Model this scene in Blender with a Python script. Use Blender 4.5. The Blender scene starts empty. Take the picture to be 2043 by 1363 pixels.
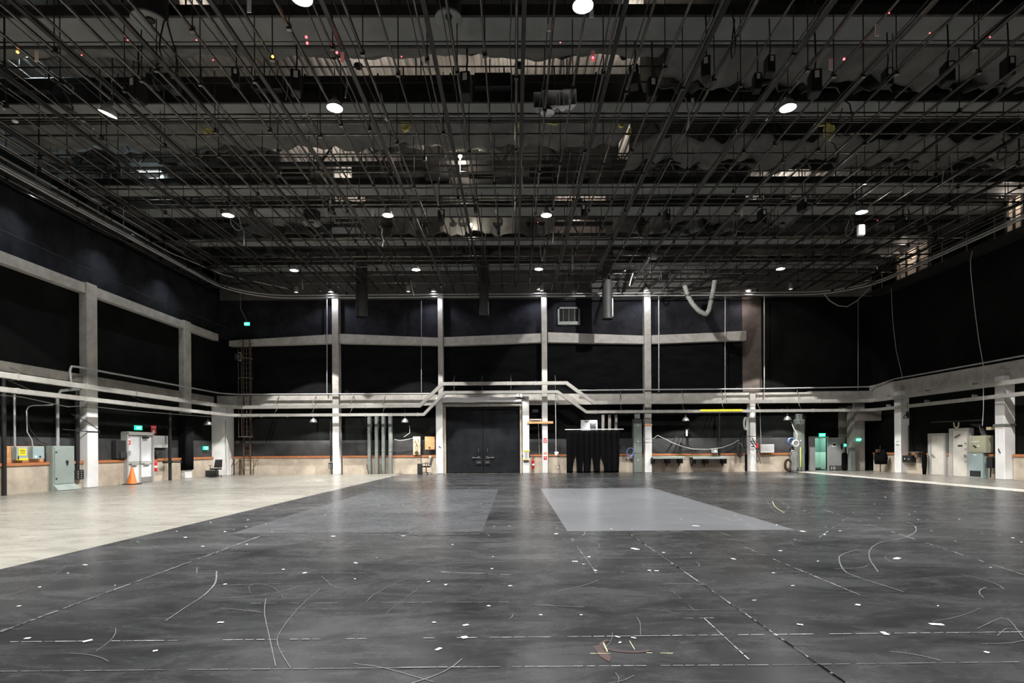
import bpy, math, random
from mathutils import Vector, Matrix
random.seed(7)
S = bpy.context.scene
C = S.collection
# ---------------------------------------------------------------- camera
F, CH, PX, PY, ROLL = 1100.0, 1.6, 1026.0, 893.0, 0.0065
cd = bpy.data.cameras.new('camera'); cam = bpy.data.objects.new('camera', cd); C.objects.link(cam)
cd.sensor_fit = 'HORIZONTAL'; cd.sensor_width = 36.0; cd.lens = 36.0 * F / 2043
cd.shift_x = (1021.5 - PX) / 2043; cd.shift_y = (PY - 681.5) / 2043
cd.clip_start = 0.05; cd.clip_end = 300
cam.location = (0, 0, CH); cam.rotation_euler = (math.pi / 2, ROLL, 0)
S.camera = cam
# ---------------------------------------------------------------- world and exposure
w = bpy.data.worlds.new('night'); S.world = w; w.use_nodes = True
w.node_tree.nodes['Background'].inputs[0].default_value = (0.01, 0.01, 0.012, 1)
w.node_tree.nodes['Background'].inputs[1].default_value = 0.3
S.view_settings.view_transform = 'Standard'; S.view_settings.look = 'None'
S.view_settings.gamma = 1; S.view_settings.use_curve_mapping = False
S.view_settings.exposure = 0.55
KD, KU, KW, KS = 2000.0, 120.0, 240.0, 3800.0      # hall pendants, roof bulbs and added roof fill, wall pendants (watts)

# ---------------------------------------------------------------- helpers
def W(px, py, Z):
    """the point of the hall at depth Z that the photograph shows at a pixel"""
    dx, dy = px - PX, py - PY
    dx, dy = dx - ROLL * dy, dy + ROLL * dx
    return Vector((dx * Z / F, Z, CH - dy * Z / F))
def FL(px, py):
    dy = (py - PY) + ROLL * (px - PX)
    p = W(px, py, CH * F / dy); return (p.x, p.y)
def WX(px, py, X):
    """same, for a side plane at X"""
    dx = (px - PX) - ROLL * (py - PY)
    return W(px, py, X * F / dx)
BY = 34.2
def bx(px, Y=BY): return W(px, 893, Y).x
def bz(py, px=1026, Y=BY): return W(px, py, Y).z

class MB:
    def __init__(s): s.v = []; s.f = []; s.m = []; s.mi = 0; s.sm = []
    def _add(s, vs, fs, smooth=False):
        b = len(s.v); s.v += [tuple(v) for v in vs]
        for f in fs: s.f.append(tuple(b + i for i in f)); s.m.append(s.mi); s.sm.append(smooth)
        return s
    def box(s, x0, x1, y0, y1, z0, z1, bev=0.0):
        if x0 > x1: x0, x1 = x1, x0
        if y0 > y1: y0, y1 = y1, y0
        if z0 > z1: z0, z1 = z1, z0
        if bev <= 0:
            vs = [(x, y, z) for x in (x0, x1) for y in (y0, y1) for z in (z0, z1)]
            return s._add(vs, [(0,1,3,2),(4,6,7,5),(0,4,5,1),(2,3,7,6),(0,2,6,4),(1,5,7,3)])
        b = min(bev, (x1-x0)*.45, (y1-y0)*.45, (z1-z0)*.45)
        # chamfered box: three nested slabs merged as a 24-vertex hull
        vs = []; idx = {}
        for i, x in enumerate((x0, x1)):
            for j, y in enumerate((y0, y1)):
                for k, z in enumerate((z0, z1)):
                    sx, sy, sz = (b if i == 0 else -b), (b if j == 0 else -b), (b if k == 0 else -b)
                    idx[i,j,k,0] = len(vs); vs.append((x, y+sy, z+sz))
                    idx[i,j,k,1] = len(vs); vs.append((x+sx, y, z+sz))
                    idx[i,j,k,2] = len(vs); vs.append((x+sx, y+sy, z))
        g = lambda i,j,k,a: idx[i,j,k,a]
        fs = [(g(0,0,0,0),g(0,0,1,0),g(0,1,1,0),g(0,1,0,0)),(g(1,0,0,0),g(1,1,0,0),g(1,1,1,0),g(1,0,1,0)),
              (g(0,0,0,1),g(1,0,0,1),g(1,0,1,1),g(0,0,1,1)),(g(0,1,0,1),g(0,1,1,1),g(1,1,1,1),g(1,1,0,1)),
              (g(0,0,0,2),g(0,1,0,2),g(1,1,0,2),g(1,0,0,2)),(g(0,0,1,2),g(1,0,1,2),g(1,1,1,2),g(0,1,1,2))]
        for i in (0,1):
            for j in (0,1):
                fs.append((g(i,j,0,0),g(i,j,1,0),g(i,j,1,1),g(i,j,0,1)))
                fs.append((g(i,0,j,0),g(i,1,j,0),g(i,1,j,2),g(i,0,j,2)))
                fs.append((g(0,i,j,1),g(1,i,j,1),g(1,i,j,2),g(0,i,j,2)))
        for i in (0,1):
            for j in (0,1):
                for k in (0,1): fs.append((g(i,j,k,0),g(i,j,k,1),g(i,j,k,2)))
        return s._add(vs, fs)
    def tube(s, pts, r, n=8, cap=True, smooth=True):
        pts = [Vector(p) for p in pts]; m = len(pts); rs = r if isinstance(r, (list, tuple)) else [r]*m
        vs = []; fs = []; up = None
        for i, p in enumerate(pts):
            t = (pts[min(i+1, m-1)] - pts[max(i-1, 0)])
            if t.length < 1e-9: t = Vector((0,0,1))
            t.normalize()
            if up is None:
                a = Vector((0,0,1)) if abs(t.z) < .9 else Vector((1,0,0))
                up = (a - t*a.dot(t)).normalized()
            else:
                up = up - t*up.dot(t)
                up = up.normalized() if up.length > 1e-6 else t.orthogonal().normalized()
            q = t.cross(up)
            for k in range(n):
                a = 2*math.pi*k/n; vs.append(p + (up*math.cos(a) + q*math.sin(a))*rs[i])
        for i in range(m-1):
            for k in range(n):
                fs.append((i*n+k, i*n+(k+1)%n, (i+1)*n+(k+1)%n, (i+1)*n+k))
        s._add(vs, fs, smooth)
        if cap: s._add([vs[k] for k in range(n)], [tuple(range(n))[::-1]]); s._add([vs[(m-1)*n+k] for k in range(n)], [tuple(range(n))])
        return s
    def bar(s, p0, p1, wx, hz):
        """square-section bar between two points"""
        p0, p1 = Vector(p0), Vector(p1); t = (p1-p0).normalized()
        a = Vector((0,0,1)) if abs(t.z) < .95 else Vector((0,1,0))
        q = t.cross(a).normalized(); u = q.cross(t)
        vs = [p + q*sx*wx/2 + u*sz*hz/2 for p in (p0,p1) for sx, sz in ((-1,-1),(1,-1),(1,1),(-1,1))]
        return s._add(vs, [(3,2,1,0),(4,5,6,7),(0,1,5,4),(1,2,6,5),(2,3,7,6),(3,0,4,7)])
    def duct(s, pts, wd, h):
        """rectangular duct along a path, mitred"""
        pts = [Vector(p) for p in pts]; m = len(pts); vs = []; fs = []
        nrm = Vector((0,0,0))
        for i, p in enumerate(pts):
            t0 = (pts[i]-pts[i-1]).normalized() if i else (pts[1]-pts[0]).normalized()
            t1 = (pts[i+1]-pts[i]).normalized() if i < m-1 else t0
            t = (t0+t1).normalized(); k = 1/max(.4, t.dot(t0))
            hor = Vector((t.x, t.y, 0)); sdv = Vector((t.y, -t.x, 0)).normalized() if hor.length > 1e-3 else Vector((1,0,0))
            u = sdv.cross(t).normalized()
            ks = k if abs(t1.z-t0.z) < .05 else 1; ku = k if abs(t1.z-t0.z) >= .05 else 1
            for a, b in ((-1,-1),(1,-1),(1,1),(-1,1)): vs.append(p + sdv*a*wd/2*ks + u*b*h/2*ku)
        for i in range(m-1):
            for k in range(4): fs.append((i*4+k, i*4+(k+1)%4, (i+1)*4+(k+1)%4, (i+1)*4+k))
        fs.append((3,2,1,0)); e = (m-1)*4; fs.append((e,e+1,e+2,e+3))
        return s._add(vs, fs)
    def lathe(s, c, prof, n=20, axis='z'):
        vs = []; fs = []; m = len(prof); c = Vector(c)
        for r, h in prof:
            for k in range(n):
                a = 2*math.pi*k/n; d = Vector((r*math.cos(a), r*math.sin(a), h))
                if axis == 'y': d = Vector((d.x, d.z, d.y))
                if axis == 'x': d = Vector((d.z, d.x, d.y))
                vs.append(c+d)
        for i in range(m-1):
            for k in range(n): fs.append((i*n+k, i*n+(k+1)%n, (i+1)*n+(k+1)%n, (i+1)*n+k))
        return s._add(vs, fs, True)
    def poly(s, pts, th=None):
        """polygon extruded by vector th"""
        n = len(pts); pts = [Vector(p) for p in pts]
        if th is None: return s._add(pts, [tuple(range(n))])
        th = Vector(th); vs = pts + [p+th for p in pts]
        fs = [tuple(range(n))[::-1], tuple(range(n, 2*n))] + [(i, (i+1)%n, n+(i+1)%n, n+i) for i in range(n)]
        return s._add(vs, fs)
    def ribbon(s, pts, wd, z):
        pts = [Vector((p[0], p[1], 0)) for p in pts]; vs = []; m = len(pts)
        for i, p in enumerate(pts):
            t = (pts[min(i+1,m-1)]-pts[max(i-1,0)]).normalized(); q = Vector((-t.y, t.x, 0))
            vs += [p+q*wd/2+Vector((0,0,z)), p-q*wd/2+Vector((0,0,z))]
        return s._add(vs, [(2*i+1, 2*i+3, 2*i+2, 2*i) for i in range(m-1)])
    def sheet(s, P, nu, nv, th=0.0):
        """P(u,v)->point, grid surface (smooth)"""
        vs = [P(i/nu, j/nv) for j in range(nv+1) for i in range(nu+1)]
        return s._add(vs, [(j*(nu+1)+i, j*(nu+1)+i+1, (j+1)*(nu+1)+i+1, (j+1)*(nu+1)+i) for j in range(nv) for i in range(nu)], True)
    def build(s, name, mats, parent=None, solid=0):
        if not isinstance(mats, (list, tuple)): mats = [mats]
        off = Vector(parent_world(parent)) if parent else Vector((0,0,0))
        me = bpy.data.meshes.new(name)
        me.from_pydata([tuple(Vector(v)-off) for v in s.v], [], s.f)
        for m in mats: me.materials.append(m)
        me.polygons.foreach_set('material_index', s.m)
        me.polygons.foreach_set('use_smooth', s.sm)
        me.update()
        o = bpy.data.objects.new(name, me); C.objects.link(o)
        if parent: o.parent = parent
        if solid:
            md = o.modifiers.new('s', 'SOLIDIFY'); md.thickness = solid
        return o
def parent_world(o):
    v = Vector((0,0,0))
    while o: v += o.location; o = o.parent
    return v
def tag(o, label, cat, group=None, kind=None):
    if label: o['label'] = label
    if cat: o['category'] = cat
    if group: o['group'] = group
    if kind: o['kind'] = kind
    return o
def thing(name, label, cat, loc=(0,0,0), group=None):
    o = bpy.data.objects.new(name, None); C.objects.link(o); o.location = loc; o.empty_display_size = .2
    return tag(o, label, cat, group)
def struct(o): o['kind'] = 'structure'; return o
def copy_tree(o, parent=None):
    c = o.copy(); C.objects.link(c)
    if parent: c.parent = parent
    for ch in list(o.children): copy_tree(ch, c)
    return c
def strip_copy(o):
    """a copy of a lamp without the light of the one it came from"""
    c = copy_tree(o)
    for ch in list(c.children):
        if ch.type == 'LIGHT': bpy.data.objects.remove(ch)
    return c
def each(name, mt, parent, shapes):
    """several small equal parts, each an object of its own"""
    for f in shapes:
        m = MB(); f(m); m.build(name, mt, parent)
def origin(o, loc):
    """move a lone mesh's origin to its base"""
    loc = Vector(loc); o.data.transform(Matrix.Translation(-loc)); o.location = loc; return o
def lamp(name, kind, loc, energy, color, parent=None, world_loc=True, **k):
    l = bpy.data.lights.new(name, kind); l.energy = energy; l.color = color
    for a, b in k.items(): setattr(l, a, b)
    o = bpy.data.objects.new(name, l); C.objects.link(o)
    if parent: o.parent = parent; o.location = Vector(loc) - (parent_world(parent) if world_loc else Vector((0,0,0)))
    else: o.location = loc
    return o

# ---------------------------------------------------------------- materials
def mat(name, col, rough=.6, metal=0.0, var=0.0, scale=3.0, bump=0.0, bscale=None, col2=None, emit=None, es=0.0, stretch=(1,1,1), rvar=0.0, detail=6):
    m = bpy.data.materials.new(name); m.use_nodes = True; nt = m.node_tree; N = nt.nodes; L = nt.links
    b = N['Principled BSDF']; b.inputs['Base Color'].default_value = (*col, 1)
    b.inputs['Roughness'].default_value = rough; b.inputs['Metallic'].default_value = metal
    if max(col) < .03 and rough > .8: b.inputs['Specular IOR Level'].default_value = .08
    if emit: b.inputs['Emission Color'].default_value = (*emit, 1); b.inputs['Emission Strength'].default_value = es
    if var or bump or col2 or rvar:
        tc = N.new('ShaderNodeTexCoord'); mp = N.new('ShaderNodeMapping'); mp.inputs['Scale'].default_value = stretch
        L.new(tc.outputs['Object'], mp.inputs[0])
        nz = N.new('ShaderNodeTexNoise'); nz.inputs['Scale'].default_value = scale; nz.inputs['Detail'].default_value = detail
        nz.inputs['Roughness'].default_value = .65
        L.new(mp.outputs[0], nz.inputs['Vector'])
        if var or col2:
            r = N.new('ShaderNodeValToRGB'); r.color_ramp.elements[0].position = .35; r.color_ramp.elements[1].position = .68
            a = tuple(c*(1-var) for c in col); d = col2 if col2 else tuple(min(1, c*(1+var)) for c in col)
            r.color_ramp.elements[0].color = (*a, 1); r.color_ramp.elements[1].color = (*d, 1)
            L.new(nz.outputs['Fac'], r.inputs[0]); L.new(r.outputs[0], b.inputs['Base Color'])
        if rvar:
            mr = N.new('ShaderNodeMapRange'); mr.inputs['From Min'].default_value = .3; mr.inputs['From Max'].default_value = .7
            mr.inputs['To Min'].default_value = rough-rvar; mr.inputs['To Max'].default_value = rough+rvar
            L.new(nz.outputs['Fac'], mr.inputs[0]); L.new(mr.outputs[0], b.inputs['Roughness'])
        if bump:
            n2 = N.new('ShaderNodeTexNoise'); n2.inputs['Scale'].default_value = bscale or scale*4
            L.new(mp.outputs[0], n2.inputs['Vector'])
            bp = N.new('ShaderNodeBump'); bp.inputs['Strength'].default_value = bump; bp.inputs['Distance'].default_value = .03
            L.new(n2.outputs['Fac'], bp.inputs['Height']); L.new(bp.outputs[0], b.inputs['Normal'])
    return m
def floor_mat(name, dark, light, rough, rvar, worn=.5, scratch=None, streak=(1,1,1)):
    """painted floor: broad worn patches, fine streaks and scratches"""
    m = bpy.data.materials.new(name); m.use_nodes = True; nt = m.node_tree; N = nt.nodes; L = nt.links
    b = N['Principled BSDF']; b.inputs['Specular IOR Level'].default_value = .28; tc = N.new('ShaderNodeTexCoord')
    def noise(scale, st, detail=8, rg=.6, dist=0):
        mp = N.new('ShaderNodeMapping'); mp.inputs['Scale'].default_value = st; L.new(tc.outputs['Object'], mp.inputs[0])
        n = N.new('ShaderNodeTexNoise'); n.inputs['Scale'].default_value = scale; n.inputs['Detail'].default_value = detail
        n.inputs['Roughness'].default_value = rg; n.inputs['Distortion'].default_value = dist
        L.new(mp.outputs[0], n.inputs['Vector']); return n.outputs['Fac']
    def ramp(src, a, c):
        r = N.new('ShaderNodeMapRange'); r.inputs['From Min'].default_value = a; r.inputs['From Max'].default_value = c
        r.clamp = True; L.new(src, r.inputs[0]); return r.outputs[0]
    def op(o, x, y):
        k = N.new('ShaderNodeMath'); k.operation = o; k.use_clamp = True
        for i, q in enumerate((x, y)):
            if isinstance(q, (int, float)): k.inputs[i].default_value = q
            else: L.new(q, k.inputs[i])
        return k.outputs[0]
    big = ramp(noise(.35, streak, 4, .55, .4), .35, .7)
    mid = ramp(noise(1.6, streak, 10, .72, .8), .42, .72)
    fine = ramp(noise(9, (streak[0], streak[1], 1), 8, .8, .3), .55, .8)
    s1 = ramp(noise(2.6, (.6, 8, 1), 7, .72, 1.6), .57, .74)
    s2 = ramp(noise(3.0, (7, .8, 1), 7, .72, 1.9), .58, .76)
    f = op('ADD', op('MULTIPLY', big, .26), op('MULTIPLY', mid, .34))
    f = op('ADD', f, op('MULTIPLY', fine, .34)); f = op('ADD', f, op('MULTIPLY', s1, .34)); f = op('ADD', f, op('MULTIPLY', s2, .26))
    f = op('MULTIPLY', f, worn*2)
    mx = N.new('ShaderNodeMix'); mx.data_type = 'RGBA'; L.new(f, mx.inputs['Factor'])
    mx.inputs['A'].default_value = (*dark, 1); mx.inputs['B'].default_value = (*light, 1)
    L.new(mx.outputs['Result'], b.inputs['Base Color'])
    r = N.new('ShaderNodeMapRange'); r.inputs['To Min'].default_value = rough-rvar; r.inputs['To Max'].default_value = rough+rvar
    L.new(op('ADD', op('MULTIPLY', mid, .6), op('MULTIPLY', fine, .5)), r.inputs[0]); L.new(r.outputs[0], b.inputs['Roughness'])
    bp = N.new('ShaderNodeBump'); bp.inputs['Strength'].default_value = .05; bp.inputs['Distance'].default_value = .01
    L.new(fine, bp.inputs['Height']); L.new(bp.outputs[0], b.inputs['Normal'])
    return m
M = {}
M['concrete_floor'] = floor_mat('concrete_floor', (.145,.138,.12), (.275,.265,.238), .36, .10, .55, streak=(.6,1.3,1))
M['black_floor'] = floor_mat('black_floor', (.0065,.0069,.0077), (.175,.18,.19), .29, .03, .25, streak=(.55,1.2,1))
M['grey_floor'] = floor_mat('grey_floor', (.088,.092,.10), (.125,.128,.138), .34, .06, .3)
M['worn_floor'] = floor_mat('worn_floor', (.036,.038,.042), (.125,.129,.138), .30, .04, .3)
M['pale_strip'] = floor_mat('pale_strip', (.40,.38,.33), (.62,.60,.54), .36, .1, .5)
M['walk_strip'] = floor_mat('walk_strip', (.14,.13,.115), (.27,.255,.225), .36, .1, .5)
M['chalk'] = mat('chalk', (.24,.24,.24), .8, var=.5, scale=6)
M['scuff'] = mat('scuff', (.08,.084,.09), .6, var=.35, scale=5)
M['tape_white'] = mat('tape_white', (.75,.75,.73), .6, var=.2, scale=20)
M['tape_yellow'] = mat('tape_yellow', (.55,.52,.25), .6)
M['paint_red'] = mat('paint_red', (.028,.009,.009), .5, var=.5, scale=5)
M['dark_wall'] = mat('dark_wall', (.0045,.0052,.0046), .95, var=.5, scale=.6, bump=.5, bscale=9)
M['blanket'] = mat('blanket', (.005,.0054,.006), .95, var=.45, scale=1.2, bump=.6, bscale=7, stretch=(.6,.6,1.6))
M['blanket_blue'] = mat('blanket_blue', (.017,.0175,.021), .85, var=.4, scale=1.2, bump=.6, bscale=7)
M['grey_board'] = mat('grey_board', (.026,.027,.028), .75, var=.5, scale=1.1, bump=.2)
M['brown_concrete'] = mat('brown_concrete', (.075,.058,.048), .85, var=.3, scale=1.5, bump=.5, bscale=8)
M['upper_wall'] = mat('upper_wall', (.085,.08,.074), .85, var=.3, scale=.7, bump=.2)
M['concrete'] = mat('concrete', (.36,.34,.31), .8, var=.18, scale=2.2, bump=.25)
M['concrete_dark'] = mat('concrete_dark', (.20,.185,.16), .85, var=.25, scale=2, bump=.3)
M['white_paint'] = mat('white_paint', (.74,.73,.72), .55, var=.06, scale=2)
M['wainscot'] = mat('wainscot', (.46,.39,.31), .8, var=.22, scale=1.3, bump=.2, detail=8)
M['wood'] = mat('wood', (.42,.15,.055), .6, var=.3, scale=4, stretch=(1,1,6))
M['ply'] = mat('ply', (.62,.32,.14), .65, var=.18, scale=2.5, stretch=(1,1,4))
M['pale_ply'] = mat('pale_ply', (.62,.5,.33), .65, var=.15, scale=3)
M['tray'] = mat('tray', (.31,.30,.275), .5, var=.14, scale=2.2)
M['conduit'] = mat('conduit', (.38,.38,.37), .42, .35, var=.1)
M['grid_steel'] = mat('grid_steel', (.03,.03,.029), .42, .35, var=.4, scale=2)
M['grid_pipe'] = mat('grid_pipe', (.14,.133,.122), .24, 1.0, var=.35, scale=2)
M['catwalk'] = mat('catwalk', (.23,.235,.23), .7, var=.12, scale=1.5)
M['black_metal'] = mat('black_metal', (.016,.016,.016), .5, .2)
M['black_cloth'] = mat('black_cloth', (.004,.004,.0045), .95)
M['black_plastic'] = mat('black_plastic', (.02,.02,.021), .5)
M['black_duct'] = mat('black_duct', (.022,.022,.023), .6, var=.3)
M['insul'] = mat('insul', (.14,.14,.13), .75, var=.25, scale=1.5, bump=.4, bscale=5)
M['insul_yellow'] = mat('insul_yellow', (.85,.75,.25), .9, var=.25, scale=8)
M['roof'] = mat('roof', (.36,.33,.30), .6, var=.15, scale=1)
M['grey_cab'] = mat('grey_cab', (.27,.315,.29), .45, var=.08, scale=2)
M['blue_cab'] = mat('blue_cab', (.30,.38,.38), .45, var=.06, scale=2)
M['olive_cab'] = mat('olive_cab', (.36,.35,.25), .5, var=.08, scale=2)
M['green_duct'] = mat('green_duct', (.17,.19,.175), .5, .1, var=.12, scale=1.5)
M['door_white'] = mat('door_white', (.62,.63,.64), .5, var=.05)
M['door_grey'] = mat('door_grey', (.40,.40,.40), .5, var=.06)
M['door_cream'] = mat('door_cream', (.58,.55,.49), .55, var=.06)
M['frame_grey'] = mat('frame_grey', (.36,.36,.34), .5, var=.06)
M['steel'] = mat('steel', (.6,.6,.6), .3, .9)
M['big_door'] = mat('big_door', (.012,.013,.015), .85, var=.35, scale=1.2, bump=.1)
M['red'] = mat('red', (.55,.015,.02), .4)
M['sign_red'] = mat('sign_red', (.62,.03,.03), .5)
M['white'] = mat('white', (.8,.8,.8), .5)
M['yellow'] = mat('yellow', (.85,.66,.03), .5)
M['orange'] = mat('orange', (.75,.17,.02), .5, var=.15, scale=4)
M['rubber'] = mat('rubber', (.015,.015,.015), .7)
M['mesh_black'] = mat('mesh_black', (.03,.03,.03), .6)
M['rust'] = mat('rust', (.06,.034,.018), .7, var=.3, scale=8)
M['rust_steel'] = mat('rust_steel', (.15,.12,.10), .55, .3, var=.3, scale=6)
M['blue_cable'] = mat('blue_cable', (.09,.14,.30), .5)
M['grey_cable'] = mat('grey_cable', (.30,.31,.29), .5)
M['white_cable'] = mat('white_cable', (.55,.55,.53), .5)
M['black_cable'] = mat('black_cable', (.012,.012,.012), .5)
M['hose_green'] = mat('hose_green', (.55,.62,.12), .5)
M['shade'] = mat('shade', (.30,.31,.30), .35, .5)
M['dark_shade'] = mat('dark_shade', (.03,.035,.03), .4, .3)
M['bulb'] = mat('bulb', (1,1,1), .5, emit=(1,.98,.94), es=26)
M['bulb_dim'] = mat('bulb_dim', (1,1,1), .5, emit=(1,.97,.92), es=6)
M['bulb_warm'] = mat('bulb_warm', (1,1,1), .5, emit=(1,.85,.66), es=60)
M['tube_cool'] = mat('tube_cool', (1,1,1), .5, emit=(.85,.95,1), es=8)
M['exit_green'] = mat('exit_green', (.0,.25,.13), .5, emit=(.02,.85,.45), es=1.1)
M['exit_letter'] = mat('exit_letter', (.3,.9,.7), .5, emit=(.35,1,.75), es=1.6)
M['led_red'] = mat('led_red', (.5,.0,.0), .5, emit=(1,.04,.05), es=8)
M['led_orange'] = mat('led_orange', (.5,.2,.0), .5, emit=(1,.3,.03), es=8)
M['led_cyan'] = mat('led_cyan', (.1,.6,.6), .5, emit=(.3,1,.9), es=5)
M['hall_green'] = mat('hall_green', (.14,.26,.21), .6)
M['hall_pale'] = mat('hall_pale', (.55,.72,.62), .6)
M['glass_dark'] = mat('glass_dark', (.02,.02,.02), .15)
# ================================================================ SHELL
XL, XR, YB, YF, ZR = -18.45, 22.55, 34.65, -12.0, 15.8
AX0, AX1, AYB = bx(1609, 34.6), 22.3, 35.8      # the door alcove in the back wall
# floor: bare concrete to the left, black boards in the middle, pale strips to the right
EX = -6.95
m = MB()
def q(x0, x1, y0, y1, mi): m.mi = mi; m.box(x0, x1, y0, y1, -.2, 0)
GY0, GY1 = 10.5, 21.35
q(XL-.2, EX, YF, 37, 0)
q(EX, XR+.2, YF, GY0, 1); q(EX, XR+.2, GY1, 34.0, 1)
for x0, x1, k in ((EX,-5.4,1),(-5.4,-.62,3),(-.62,1.0,1),(1.0,5.33,2),(5.33,17.1,1),(17.1,17.9,4),(17.9,XR+.2,5)): q(x0, x1, GY0, GY1, k)
q(-7.4, XR+.2, 34.0, 37, 5)
m.mi = 4; m.poly([(17.05,YF,.003),(18.0,YF,.003),(18.0,34.0,.003),(17.05,34.0,.003)])
m.mi = 5; m.poly([(18.0,YF,.003),(XR,YF,.003),(XR,34.0,.003),(18.0,34.0,.003)])
# chalk, tape, scuffs and paint on the boards (part of the floor's own surface)
def mark(mi, pts, wd, z=.006, jag=0):
    m.mi = mi; g = [FL(*p) for p in pts]
    m.ribbon(g, wd, z)
def dashed(mi, a, b, wd, n, keep):
    a, b = FL(*a), FL(*b); m.mi = mi; r = random.Random(int(a[0]*100)+n)
    for i in range(n):
        if r.random() > keep: continue
        t0, t1 = i/n, (i+r.uniform(.7,1.02))/n
        m.ribbon([(a[0]+(b[0]-a[0])*t, a[1]+(b[1]-a[1])*t) for t in (t0,t1)], wd*r.uniform(.3,.8), .006)
dashed(6,(20,1282),(1000,1273),.016,44,.62); dashed(6,(1000,1273),(2043,1262),.016,40,.92)
dashed(7,(0,1341),(1000,1332),.016,24,.95); dashed(6,(800,1333),(1540,1328),.013,30,.9); dashed(7,(1540,1328),(2043,1322),.014,12,.95)
dashed(7,(520,1069),(960,1066),.03,20,.8); dashed(6,(1140,1062),(1700,1058),.02,20,.35)
dashed(7,(1021,1116),(1380,1113),.02,16,.95); dashed(7,(400,1145),(735,1144),.02,14,.9); dashed(6,(880,1142),(1021,1148),.018,6,.9)
dashed(7,(560,1035),(960,1038),.03,14,.7); dashed(7,(500,1205),(1021,1202),.016,20,.7)
dashed(6,(1250,1062),(1690,1366),.028,40,.93); dashed(7,(1250,1062),(1690,1366),.035,14,.9)
dashed(6,(1480,1090),(1720,1190),.02,26,.8); dashed(6,(1405,1235),(1496,1319),.018,10,.95)
dashed(7,(1140,1075),(1190,1145),.02,7,.9); dashed(7,(1282,1128),(1400,1232),.014,12,.6)
dashed(7,(0,1262),(520,1070),.05,40,.95); dashed(6,(0,1262),(440,1100),.02,60,.5)
dashed(6,(1630,1013),(2043,1148),.02,50,.7); dashed(6,(1195,967),(1500,1050),.022,40,.75); dashed(7,(1100,950),(1165,1000),.02,14,.7)
dashed(7,(1430,1060),(1460,1072),.02,3,1); dashed(6,(1365,1235),(1425,1234),.012,6,.9)
dashed(6,(1635,1073),(1705,1022),.02,14,.6); dashed(8,(1163,1305),(1220,1305),.012,4,.9); dashed(8,(1290,1304),(1345,1305),.012,4,.9)
dashed(8,(1204,1284),(1213,1304),.012,1,1); dashed(8,(1256,1280),(1270,1304),.012,1,1)
def curve(mi, pts, wd, z=.0055):
    # smooth curve through pixel points (Catmull-Rom)
    P = [Vector((*FL(*p), 0)) for p in pts]; P = [P[0]*2-P[1]] + P + [P[-1]*2-P[-2]]; out = []
    for i in range(1, len(P)-2):
        for k in range(8):
            t = k/8; a,b,c,d = P[i-1],P[i],P[i+1],P[i+2]
            out.append(.5*((2*b)+(c-a)*t+(2*a-5*b+4*c-d)*t*t+(3*b-a-3*c+d)*t**3))
    out.append(P[-2]); m.mi = mi; m.ribbon([(v.x, v.y) for v in out], wd*.36, z)
curve(7, [(432,1140),(428,1165),(405,1190),(370,1213),(330,1240)], .035)
curve(6, [(433,1142),(430,1165),(408,1189)], .012, .007)
curve(7, [(530,1195),(528,1225),(537,1270),(550,1330)], .02)
curve(7, [(640,1175),(600,1210),(560,1260),(555,1290),(580,1335)], .016)
curve(7, [(1827,1050),(1826,1062),(1800,1075),(1760,1082),(1738,1095),(1735,1115),(1752,1142)], .04)
curve(7, [(1770,1037),(1815,1045),(1828,1056)], .03)
curve(7, [(1715,1097),(1685,1105),(1674,1115),(1685,1140),(1715,1153)], .045)
curve(7, [(1700,1150),(1760,1168),(1803,1182)], .04)
curve(7, [(1530,1000),(1545,1020),(1565,1022),(1573,1010),(1555,1000)], .03)
curve(8, [(1541,1001),(1547,1012),(1565,1024)], .03)
curve(7, [(500,1185),(497,1172),(515,1165),(548,1175),(567,1195)], .012)
curve(7, [(730,1202),(755,1182),(830,1150),(940,1128),(1015,1120)], .016)
curve(7, [(640,1150),(680,1175),(760,1160),(860,1130),(960,1122)], .014)
curve(7, [(1950,1255),(2005,1235),(2043,1275)], .02); curve(7, [(1990,1270),(2010,1255),(2043,1262)], .016)
curve(7, [(980,965),(950,975),(905,970),(893,962),(905,955),(940,952)], .03)
curve(7, [(770,1225),(850,1160),(830,1150)], .01)
curve(7, [(705,1325),(770,1335),(865,1362)], .02); curve(7, [(1270,1232),(1277,1245),(1278,1268)], .014)
m.mi = 9
def disc(px, py, r, n=18, sq=1.0):
    c = FL(px, py); m.poly([(c[0]+r*math.cos(2*math.pi*k/n), c[1]+r*sq*math.sin(2*math.pi*k/n), .0045) for k in range(n)])
pts = []
c0 = FL(1255, 1288)
for k in range(22):
    a = 2*math.pi*k/22; pts.append((c0[0]+.24*math.cos(a), c0[1]+.17*math.sin(a)))
m._add([(x, y, .0045) for x, y in pts] + [(c0[0]+(x-c0[0])*.86, c0[1]+(y-c0[1])*.8, .0045) for x, y in pts], [(i, (i+1)%22, 22+(i+1)%22, 22+i) for i in range(8,19)])
c1 = FL(1207,1302); m.poly([(c1[0]-.08,c1[1]+.13,.0045),(c1[0]-.02,c1[1]+.15,.0045),(c1[0]+.03,c1[1]-.12,.0045),(c1[0],c1[1]-.2,.0045),(c1[0]-.05,c1[1]-.1,.0045)])
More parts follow.
